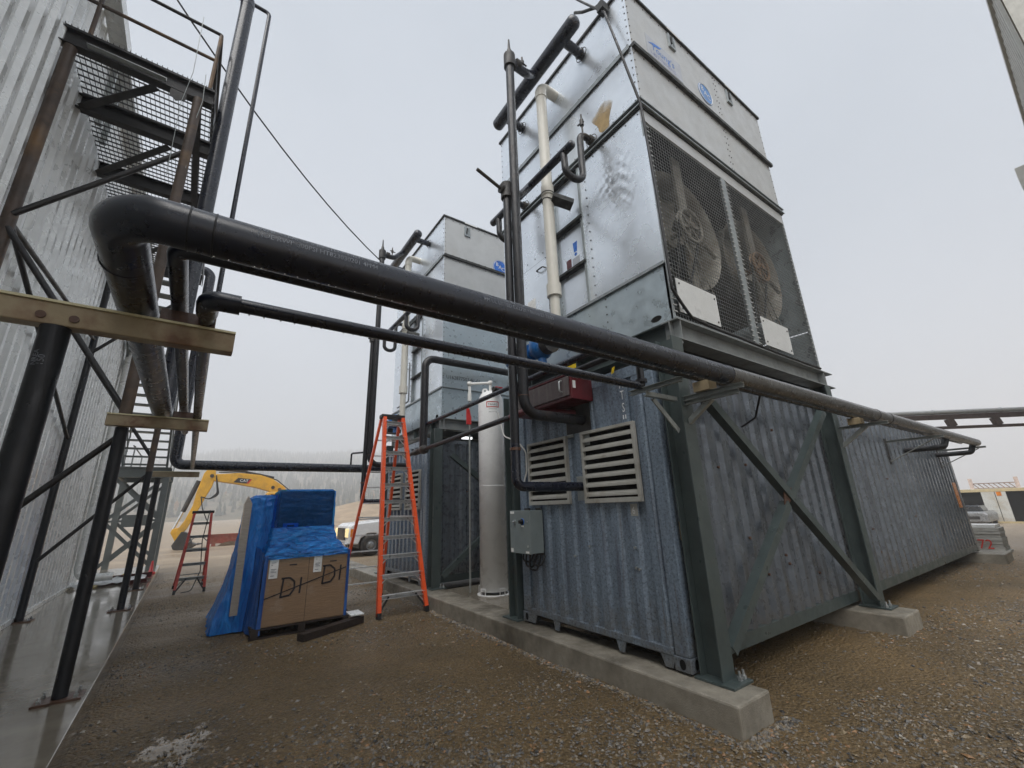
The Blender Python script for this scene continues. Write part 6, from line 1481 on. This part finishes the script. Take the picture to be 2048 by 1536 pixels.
prof = [(-4.95, 0.30), (-5.08, 0.02), (-5.0, -0.18), (-4.7, -0.26), (-4.25, -0.22), (-3.95, 0.0), (-4.2, 0.10), (-4.45, 0.62), (-4.75, 0.72)]
mb.prism(prof, (0, EY - 0.6, 0), (1, 0, 0), (0, 0, 1), (0, 1.2, 0)); obj('bucket', mb, 'dark_steel', t, bevel=0.04)
mb = MB()
for k in range(5): mb.prism([(-3.97, -0.03), (-3.97, 0.04), (-3.72, 0.02)], (0, EY - 0.58 + 0.26 * k, 0), (1, 0, 0), (0, 0, 1), (0, 0.12, 0))
obj('bucket_tooth', mb, 'dark_steel', t)
for p in ((-0.62, 3.05), (-0.25, 2.93), (-3.80, 3.72)):
    mb = MB(); mb.cyl((p[0], EY - 0.36, p[1]), (p[0], EY - 0.30, p[1]), 0.10, seg=16); obj('pin', mb, 'dark_steel', t)
mb = MB()
for k in range(3): mb.tube([(-3.60, EY - 0.30 - 0.03 * k, 3.75), (-3.42 + 0.05 * k, EY - 0.36, 2.75 - 0.06 * k), (-3.75, EY - 0.32, 2.40), (-4.15, EY - 0.3, 2.55)], 0.028, 8, 0.25)
mb.tube([(-4.15, EY - 0.3, 2.55), (-4.0, EY - 0.31, 1.9), (-3.7, EY - 0.32, 1.25)], 0.025, 8, 0.2); mb.tube([(-3.5, EY - 0.1, 3.95), (-1.4, EY - 0.12, 3.88), (-0.4, EY - 0.12, 3.5), (0.5, EY - 0.1, 2.75)], 0.03, 8, 0.3); obj('hydraulic_hose', mb, 'cable_black', t)
mb = MB(); mb.box(-0.5, 2.6, EY - 1.35, EY + 1.35, 0.95, 2.2); obj('house', mb, 'excavator_yellow', t, bevel=0.12)
mb = MB(); mb.box(-1.0, 0.5, EY - 1.45, EY - 0.45, 1.0, 2.75); c_ = obj('cab', mb, 'excavator_yellow', t, bevel=0.1)
mb = MB(); mb.box(-1.02, -0.99, EY - 1.35, EY - 0.55, 1.5, 2.6); mb.box(-0.8, 0.35, EY - 1.47, EY - 1.44, 1.5, 2.6); obj('window', mb, 'glass_dark', c_)
mb = MB(); mb.box(2.0, 2.75, EY - 1.3, EY + 1.3, 0.9, 1.75); obj('counterweight', mb, 'dark_steel', t, bevel=0.15)
for y in (EY - 1.4, EY + 0.8):
    mb = MB(); mb.prism([(-1.4, 0.25), (-1.1, -0.15), (-0.7, GZ), (1.9, GZ), (2.3, -0.15), (2.6, 0.25), (2.3, 0.62), (-1.1, 0.62)], (0, y, 0), (1, 0, 0), (0, 0, 1), (0, 0.6, 0)); obj('track', mb, 'dark_steel', t, bevel=0.05)
mb = MB(); mb.cyl((0.7, EY, 0.6), (0.7, EY, 0.95), 0.8, seg=24); obj('turntable', mb, 'dark_steel', t)

def mound(name, cx, cy, rx, ry, h, label, m='dirt_pile', seed=1):
    r = np.random.default_rng(seed); mb = MB(); n, k_ = 28, 8
    vs_ = []
    for i in range(k_ + 1):
        f_ = i / k_
        for j in range(n):
            a = 2 * math.pi * j / n; q = 1 + 0.18 * math.sin(3 * a + seed) + 0.10 * math.sin(7 * a + 2 * seed) + r.normal(0, 0.03)
            vs_.append((cx + rx * (1 - f_) * q * math.cos(a), cy + ry * (1 - f_) * q * math.sin(a), GZ - 0.05 + (h + 0.05) * (f_ ** 0.8) * (1 + r.normal(0, 0.05))))
    mb.add(vs_, [(i * n + j, i * n + (j + 1) % n, (i + 1) * n + (j + 1) % n, (i + 1) * n + j) for i in range(k_) for j in range(n)], False)
    o = obj(name, mb, m); tag(o, label, 'dirt pile'); return o
mound('dirt_pile', -1.9, 29.5, 1.1, 0.9, 0.62, 'small brown heap of dirt right of the excavator bucket', seed=3)
mound('dirt_pile', 5.5, 30, 3.6, 2.0, 0.75, 'low brown heap of dirt behind the white pickup', seed=8)
mb = MB(); mb.box(-3.5, 0.4, 29.0, 29.5, GZ + 0.15, GZ + 0.62); mb.box(-3.6, 0.5, 28.95, 29.0, GZ + 0.6, GZ + 0.68); mb.box(-3.3, -3.1, 29.0, 29.5, GZ, GZ + 0.15); mb.box(0.0, 0.2, 29.0, 29.5, GZ, GZ + 0.15)
one('steel_trough', mb, 'red_rust', 'long rusty red steel beam lying beyond the shorter ladder', 'steel beam')

# ------------------------------------------------------------------ white pickup behind the tall ladder
t = thing('pickup_truck', (3.6, 16.0, GZ), 'white pickup truck with its lights on behind the tall ladder', 'pickup truck')
TY0, TY1 = 15.0, 17.0
side = [(0.90, 0.25), (0.86, 0.62), (0.92, 0.90), (1.10, 1.00), (2.55, 1.10), (3.25, 1.62), (3.55, 1.68), (4.55, 1.66), (4.85, 1.12), (6.6, 1.12), (6.65, 0.35), (5.95, 0.25), (5.85, 0.52), (5.62, 0.66), (5.35, 0.66), (5.1, 0.52), (5.0, 0.20), (2.22, 0.15), (2.13, 0.44), (1.92, 0.60), (1.62, 0.60), (1.36, 0.44), (1.27, 0.22)]
mb = MB(); mb.prism(side, (0, TY0, 0), (1, 0, 0), (0, 0, 1), (0, TY1 - TY0, 0)); obj('body', mb, 'truck_white', t, bevel=0.05)
mb = MB()
for y in (TY0 - 0.012, TY1 + 0.002):
    mb.prism([(2.80, 1.13), (3.30, 1.56), (3.72, 1.58), (3.72, 1.13)], (0, y, 0), (1, 0, 0), (0, 0, 1), (0, 0.01, 0)); mb.prism([(3.80, 1.13), (3.80, 1.58), (4.45, 1.57), (4.65, 1.13)], (0, y, 0), (1, 0, 0), (0, 0, 1), (0, 0.01, 0))
mb.add([(2.58, TY0 + 0.15, 1.16), (2.58, TY1 - 0.15, 1.16), (3.22, TY1 - 0.22, 1.63), (3.22, TY0 + 0.22, 1.63)], [(0, 1, 2, 3)]); obj('window', mb, 'glass_dark', t)
mb = MB(); mb.box(0.78, 0.90, TY0 + 0.02, TY1 - 0.02, 0.05, 0.30); obj('bumper', mb, 'chrome', t, bevel=0.03)
mb = MB(); mb.box(0.83, 0.87, TY0 + 0.42, TY1 - 0.42, 0.38, 0.84); obj('grille', mb, 'dark_steel', t, bevel=0.02)
for y in (TY0 + 0.02, TY1 - 0.38):
    mb = MB(); mb.box(0.835, 0.90, y, y + 0.36, 0.50, 0.82); obj('headlight', mb, 'lamp_lit', t, bevel=0.02)
mb = MB(); mb.box(0.95, 1.05, TY0 - 0.015, TY0 + 0.02, 0.52, 0.80); obj('side_marker', mb, 'amber', t)
for x in (1.77, 5.48):
    for y in (TY0 - 0.02, TY1 - 0.26):
        mb = MB(); mb.lathe((x, y, GZ + 0.41), [(0.20, 0.0), (0.38, 0.0), (0.41, 0.05), (0.41, 0.23), (0.38, 0.28), (0.20, 0.28)], 28, 'y'); w_ = obj('wheel', mb, 'tyre', t)
        mb = MB(); mb.lathe((x, y, GZ + 0.41), [(0.0, 0.03), (0.07, 0.0), (0.12, 0.05), (0.20, 0.08), (0.23, 0.02), (0.235, 0.26)], 20, 'y'); obj('rim', mb, 'silver_paint', w_)
mb = MB(); mb.box(2.55, 2.72, TY0 - 0.28, TY0 - 0.02, 1.12, 1.32); obj('mirror', mb, 'black_plastic', t, bevel=0.03)
mb = MB(); mb.box(1.4, 6.4, TY0 + 0.3, TY1 - 0.3, 0.05, 0.3); obj('chassis', mb, 'dark_steel', t)

# ------------------------------------------------------------------ far right: open site container, stack, car, pipe bridge
CX = 44.0; CZ = -0.90
t = thing('open_container', (CX + 3, 1.0, CZ), 'white site container with open dark bays at the far right', 'container')
mb = MB(); mb.box(CX, CX + 2.4, -7, 7, CZ + 2.32, CZ + 2.45); mb.box(CX + 2.3, CX + 2.4, -7, 7, CZ, CZ + 2.32); mb.box(CX, CX + 2.4, -7.1, -7, CZ, CZ + 2.32); mb.box(CX, CX + 2.4, 7, 7.1, CZ, CZ + 2.32); obj('shell', mb, 'site_white', t)
mb = MB(); mb.box(CX + 0.15, CX + 2.3, -6.99, 6.99, CZ, CZ + 2.31); obj('interior', mb, 'dark_void', t)
mb = MB(); mb.box(CX - 0.06, CX - 0.001, -7, 7, CZ + 2.22, CZ + 2.42); obj('top_rim', mb, 'yellow_rim', t)
mb = MB(); mb.box(CX - 0.06, CX - 0.001, -7, 7, CZ - 0.1, CZ + 0.12); obj('sill', mb, 'yellow_rim', t)
for y0, y1, nm in ((3.42, 4.10, 'door'), (2.86, 3.38, 'door'), (0.9, 1.95, 'door'), (-3.0, -1.5, 'door')):
    mb = MB(); mb.box(CX - 0.05, CX + 0.10, y0, y1, CZ + 0.121, CZ + 2.21)
    d = obj(nm, mb, 'site_white', t)
    mb = MB()
    for z in np.arange(0.35, 2.2, 0.27): mb.box(CX - 0.065, CX - 0.051, y0 + 0.06, y1 - 0.06, CZ + z, CZ + z + 0.05)
    obj('door_ribs', mb, 'site_white', d)
mb = MB(); mb.box(CX - 0.075, CX - 0.066, 3.08, 3.32, CZ + 1.92, CZ + 2.2); obj('orange_notice', mb, 'amber', t)
mb = MB()
for k in range(5): mb.box(CX - 0.12, CX - 0.02, 1.1 + 0.18 * k, 1.25 + 0.18 * k, CZ + 0.12, CZ + 0.5 + 0.12 * (k % 3))
obj('stored_goods', mb, 'stack_grey', t)
t = thing('roof_rack', (CX + 0.6, 3.3, CZ + 2.45), 'brown lattice rack with two pale posts on the white container roof', 'rack')
for y in (4.48, 2.16):
    mb = MB(); mb.box(CX + 0.1, CX + 0.3, y - 0.1, y + 0.1, CZ + 2.451, CZ + 3.22); obj('post', mb, 'pale_post', t)
mb = MB(); mb.box(CX + 0.15, CX + 0.25, 2.27, 4.37, CZ + 2.80, CZ + 2.86); mb.box(CX + 0.15, CX + 0.25, 2.27, 4.37, CZ + 2.451, CZ + 2.50)
for k in range(8): mb.bar((CX + 0.2, 2.3 + 0.26 * k, CZ + 2.48), (CX + 0.2, 2.3 + 0.26 * (k + 1), CZ + 2.82), 0.05, 0.05, (1, 0, 0))
obj('lattice', mb, 'lattice_brown', t)
t = thing('parked_car', (41.9, 4.6, CZ), 'dark grey car parked before the white site container', 'car')
mb = MB(); mb.prism([(3.6, 0.2), (3.55, 0.75), (3.75, 0.92), (5.7, 0.92), (5.75, 0.2)], (40.2, 0, CZ), (0, 1, 0), (0, 0, 1), (3.6, 0, 0)); obj('body', mb, 'silver_paint', t, bevel=0.1)
mb = MB(); mb.prism([(3.85, 0.92), (4.0, 1.32), (5.3, 1.32), (5.5, 0.92)], (41.2, 0, CZ), (0, 1, 0), (0, 0, 1), (1.9, 0, 0)); obj('cabin', mb, 'glass_dark', t, bevel=0.08)
mb = MB(); mb.box(40.17, 40.2, 4.0, 5.4, CZ + 0.42, CZ + 0.62); obj('grille', mb, 'dark_steel', t)
for y in (3.62, 5.5):
    for x in (40.9, 43.0):
        mb = MB(); mb.cyl((x, y, CZ + 0.28), (x, y + 0.2, CZ + 0.28), 0.28, seg=16); obj('wheel', mb, 'tyre', t)
t = thing('sheet_stack', (14.9, 0.15, GZ), 'stack of pale sheets sprayed 72 in red beyond the container', 'stack')
z = GZ - 0.02
for k in range(9):
    h = 0.075 + 0.02 * (k % 2); j = random.uniform(-0.03, 0.03)
    mb = MB(); mb.box(14.5 + j, 15.3 + j, -0.10 + j - 0.02 * (8 - k) / 3, 0.72 + j, z, z + h - 0.006); obj('sheet', mb, 'stack_grey' if k < 8 else 'sheet_white', t); z += h
mb = MB(); text(mb, '72', 0.36, (14.455, 0.36, GZ + 0.10), (0, -1, 0), (0, 0, 1), 0.85); 
o = obj('spray_lettering', mb, 'ink_red', t)
t = thing('pipe_bridge', (24, -2, GZ), 'long pipe and brown truss crossing high at the far right', 'pipe bridge')
A_, B_ = Vector((16.5, 4.8, 4.55)), Vector((34.0, -8.5, 4.55)); d_ = (B_ - A_).normalized()
mb = MB(); mb.tube([A_ + Vector((0, 0, 0.10)), B_ + Vector((0, 0, 0.10))], 0.095, 14); p_ = obj('lagged_pipe', mb, 'lagging', t)
mb = MB()
for k in range(1, 8): q = A_.lerp(B_, k / 8); mb.ring(q + Vector((0, 0, 0.10)), d_, 0.097, 0.016, 18, 5)
obj('pipe_clip', mb, 'bolt', t)
nrm = Vector((-d_.y, d_.x, 0))
for dz, h in ((-0.11, 0.20), (-0.56, 0.11)):
    mb = MB(); mb.bar(A_ + Vector((0, 0, dz)), B_ + Vector((0, 0, dz)), 0.14, h); obj('chord', mb, 'bridge_brown', t)
for k in range(0, 12):
    q = A_.lerp(B_, (k + 0.3) / 12); mb = MB(); mb.bar(q + Vector((0, 0, -0.2)), q + Vector((0, 0, -0.52)) + d_ * 0.1, 0.14, 0.3, d_); obj('web_post', mb, 'bridge_brown', t)
for q in (A_, B_):
    mb = MB(); mb.box(q.x - 0.1, q.x + 0.1, q.y - 0.1, q.y + 0.1, GZ - 0.8, q.z - 0.22); obj('support_post', mb, 'bridge_brown', t)
t = thing('metal_shed', (16, -5, GZ), 'grey ribbed metal building whose eave shows at top right', 'building')
mb = MB(); corrugated(mb, (8.4, -3.5, 0), (1, 0, 0), 18.1, GZ - 0.1, 11.86, (0, 1, 0), 0.36, 0.05, 0.22, 0.12); obj('siding', mb, 'right_siding', t)
mb = MB(); mb.box(8.3, 26.6, -3.56, -3.40, 11.86, 12.05); obj('eave_trim', mb, 'right_siding', t)
mb = MB(); mb.box(10.0, 10.5, -3.45, -2.81, 6.4, 8.23); obj('vent_hood', mb, 'right_siding', t)
mb = MB(); mb.box(8.4, 26.5, -12, -3.55, 11.7, 11.84); obj('roof', mb, 'right_siding', t)
mb = MB(); mb.box(8.4, 8.5, -12, -3.52, GZ - 0.1, 11.7); obj('siding', mb, 'right_siding', t)
# ------------------------------------------------------------------ overhead cables
def cable(name, pts, r, label, sag=0.0, m='cable_black'):
    mb = MB(); P = []
    for a_, b_ in zip(pts[:-1], pts[1:]):
        a_, b_ = Vector(a_), Vector(b_)
        for k in range(10): f_ = k / 10; P.append(a_.lerp(b_, f_) - Vector((0, 0, sag * 4 * f_ * (1 - f_))))
    P.append(Vector(pts[-1])); mb.tube(P, r, 7); return one(name, mb, m, label, 'cable')
cable('overhead_cable', [(-5.9, 3.6, 9.9), (-0.88, 6.79, 7.45)], 0.014, 'black cable sagging from the walkway to the far riser pipe', 0.42)
cable('power_cable', [(0.10, 0.62, 9.3), (0.10, 0.20, 8.47), (0.10, 0.06, 8.20), (0.02, -0.14, 7.2), (0.17, -0.235, 6.25), (0.20, -0.245, 4.9), (0.21, -0.245, 3.65), (0.50, -0.25, 3.37), (1.5, -0.25, 3.345), (3.9, -0.25, 3.335)], 0.017, 'black power cable draped down the corner of the near tower', 0.012)
mb = MB(); mb.tube([(0.12, 0.62, 8.95), (0.10, 0.45, 8.72), (0.16, 0.25, 8.60), (0.10, 0.10, 8.44)], 0.022, 8, 0.04); mb.box(0.06, 0.19, 0.05, 0.16, 8.28, 8.43); one('cable_bracket', mb, 'seam_black', 'black cable bracket on the top rim of the near tower', 'bracket')
for k, (l, y, z0, z1) in enumerate(((1.15, 3.0, 5.3, 7.9), (1.30, 3.02, 5.5, 7.0))):
    mb = MB(); b_ = LW(l, y - 0.06, 0)
    mb.tube([(b_[0], b_[1], z1), (b_[0] + 0.03, b_[1] - 0.02, (z0 + z1) / 2 + 0.3), (b_[0] - 0.02, b_[1] + 0.01, (z0 + z1) / 2 - 0.2), (b_[0] + 0.01, b_[1], z0)], 0.004, 6, 0.2)
    one('tie_wire', mb, 'strut_galv', ['thin wire dangling from the walkway top rail', 'thin wire dangling beside the walkway corner post'][k], 'wire')

# ------------------------------------------------------------------ hills, woods, haze
def hill_h(x, y):
    az = np.degrees(np.arctan2(x + 3.6, y + 2.5)); d = np.hypot(x + 3.6, y + 2.5)
    edge = np.clip((az + 60) / 20, 0, 1) * np.clip((75 - az) / 35, 0, 1)
    up = np.clip((d - 240) / 760, 0, 1)
    return -1.2 + edge * (up ** 1.15) * (118 + 11 * np.sin(az * 0.16) + 6 * np.sin(az * 0.43 + 1)) + edge * np.clip((d - 240) / 20, 0, 1) * 1.0
az = np.radians(np.linspace(-60, 76, 120)); dd = np.linspace(225, 1060, 70)
A2, D2 = np.meshgrid(az, dd)
hx = -3.6 + D2 * np.sin(A2); hy = -2.5 + D2 * np.cos(A2)
hz = hill_h(hx, hy) + 0.8 * fbm(hx, hy, 31, 4, 0.012)
hx_, hy_, hz_ = hx.ravel(), hy.ravel(), hz.ravel()
n1, n2 = A2.shape
ii = np.arange(n1 * n2).reshape(n1, n2)
q4 = np.stack([ii[:-1, :-1], ii[1:, :-1], ii[1:, 1:], ii[:-1, 1:]], -1).reshape(-1, 4)
mat('hillside', (0.13, 0.105, 0.06), 0.9, 0.0, var=0.4, vscale=0.12, dirt=(0.05, 0.06, 0.035), dirt_amt=0.9, dirt_scale=0.05)
h_ = np_mesh('hillside', np.stack([hx_, hy_, hz_], 1), q4, 'hillside'); h_['kind'] = 'structure'
# bank of bare earth before the woods
bx = []; 
az = np.radians(np.linspace(4, 40, 60)); dd = np.linspace(48, 92, 14)
A2, D2 = np.meshgrid(az, dd); bxx = -3.6 + D2 * np.sin(A2); byy = -2.5 + D2 * np.cos(A2)
bz = -0.75 + 4.2 * np.clip((D2 - 50) / 26, 0, 1) * np.clip((np.degrees(A2) - 4) / 12, 0, 1) * np.clip((40 - np.degrees(A2)) / 8, 0, 1) - 1.2 * np.clip((D2 - 80) / 12, 0, 1) + 0.18 * fbm(bxx, byy, 41, 4, 0.06)
n1, n2 = A2.shape; ii = np.arange(n1 * n2).reshape(n1, n2)
q4 = np.stack([ii[:-1, :-1], ii[1:, :-1], ii[1:, 1:], ii[:-1, 1:]], -1).reshape(-1, 4)
mat('earth_bank', (0.33, 0.25, 0.17), 0.85, 0.0, var=0.2, vscale=0.5, bump=0.4, bscale=3, dirt=(0.24, 0.17, 0.11), dirt_amt=0.7, dirt_scale=0.3, stretch=(1, 1, 4))
b_ = np_mesh('earth_bank', np.stack([bxx.ravel(), byy.ravel(), bz.ravel()], 1), q4, 'earth_bank'); b_['kind'] = 'structure'

def conifers(n):
    r = np.random.default_rng(77)
    d = 255 + 740 * r.random(n) ** 0.8; a = np.radians(r.uniform(-30, 56, n))
    x = -3.6 + d * np.sin(a); y = -2.5 + d * np.cos(a)
    keep = (fbm(x, y, 52, 3, 0.01) > -0.55) | (r.random(n) < 0.35)
    x, y, d = x[keep], y[keep], d[keep]; n = len(x)
    z = hill_h(x, y) - 0.3
    H = r.uniform(5, 11, n) * 1.0
    V = []; F = []; T = []
    seg = 6
    base = 0
    tone0 = np.array([(0.014, 0.028, 0.014), (0.022, 0.034, 0.016), (0.10, 0.09, 0.035), (0.19, 0.10, 0.035)])
    for i in range(n):
        kind = r.choice(4, p=(0.50, 0.31, 0.13, 0.06)) if d[i] < 370 else r.choice(4, p=(0.68, 0.29, 0.03, 0.0))
        tone = tone0[kind]
        h = H[i] * (1 if kind < 2 else 0.55); w = h * r.uniform(0.15, 0.22) * (1 if kind < 2 else 1.7)
        tiers = 4
        for k in range(tiers):
            f0 = k / tiers; zb = z[i] + h * (0.10 + 0.82 * f0); zt = zb + h * 0.34
            rr_ = w * (1 - f0 * 0.86) if kind < 2 else w * math.sin(math.pi * (0.18 + 0.72 * f0))
            ph = r.uniform(0, 6.28)
            for j in range(seg):
                t_ = ph + 6.283 * j / seg; q = rr_ * r.uniform(0.55, 1.2)
                V.append((x[i] + q * math.cos(t_), y[i] + q * math.sin(t_), zb + r.uniform(-0.06, 0.06) * h)); T.append((*(tone * r.uniform(0.6, 1.2)), 1))
            V.append((x[i] + r.normal(0, 0.1), y[i] + r.normal(0, 0.1), min(zt, z[i] + h))); T.append((*(tone * 1.25), 1))
            for j in range(seg): F.append((base + j, base + (j + 1) % seg, base + seg))
            base += seg + 1
    o = np_mesh('woods', np.array(V), np.array(F), 'foliage', False, np.array(T)); return stuff(o)
conifers(11000)

hz_m = bpy.data.materials.new('haze'); hz_m.use_nodes = True
nt = hz_m.node_tree; nt.nodes.clear()
ho = nd(nt, 'ShaderNodeOutputMaterial'); pvn = nd(nt, 'ShaderNodeVolumePrincipled')
pvn.inputs['Color'].default_value = (0.97, 0.98, 1.0, 1); pvn.inputs['Density'].default_value = 0.0021; pvn.inputs['Anisotropy'].default_value = 0.2
nt.links.new(pvn.outputs[0], ho.inputs['Volume'])
MATS['haze'] = hz_m
mb = MB(); mb.box(-1500, 1500, -1500, 1500, -4.0, 160.0)
o = obj('haze', mb, 'haze', base=(0, 0, 0)); stuff(o)
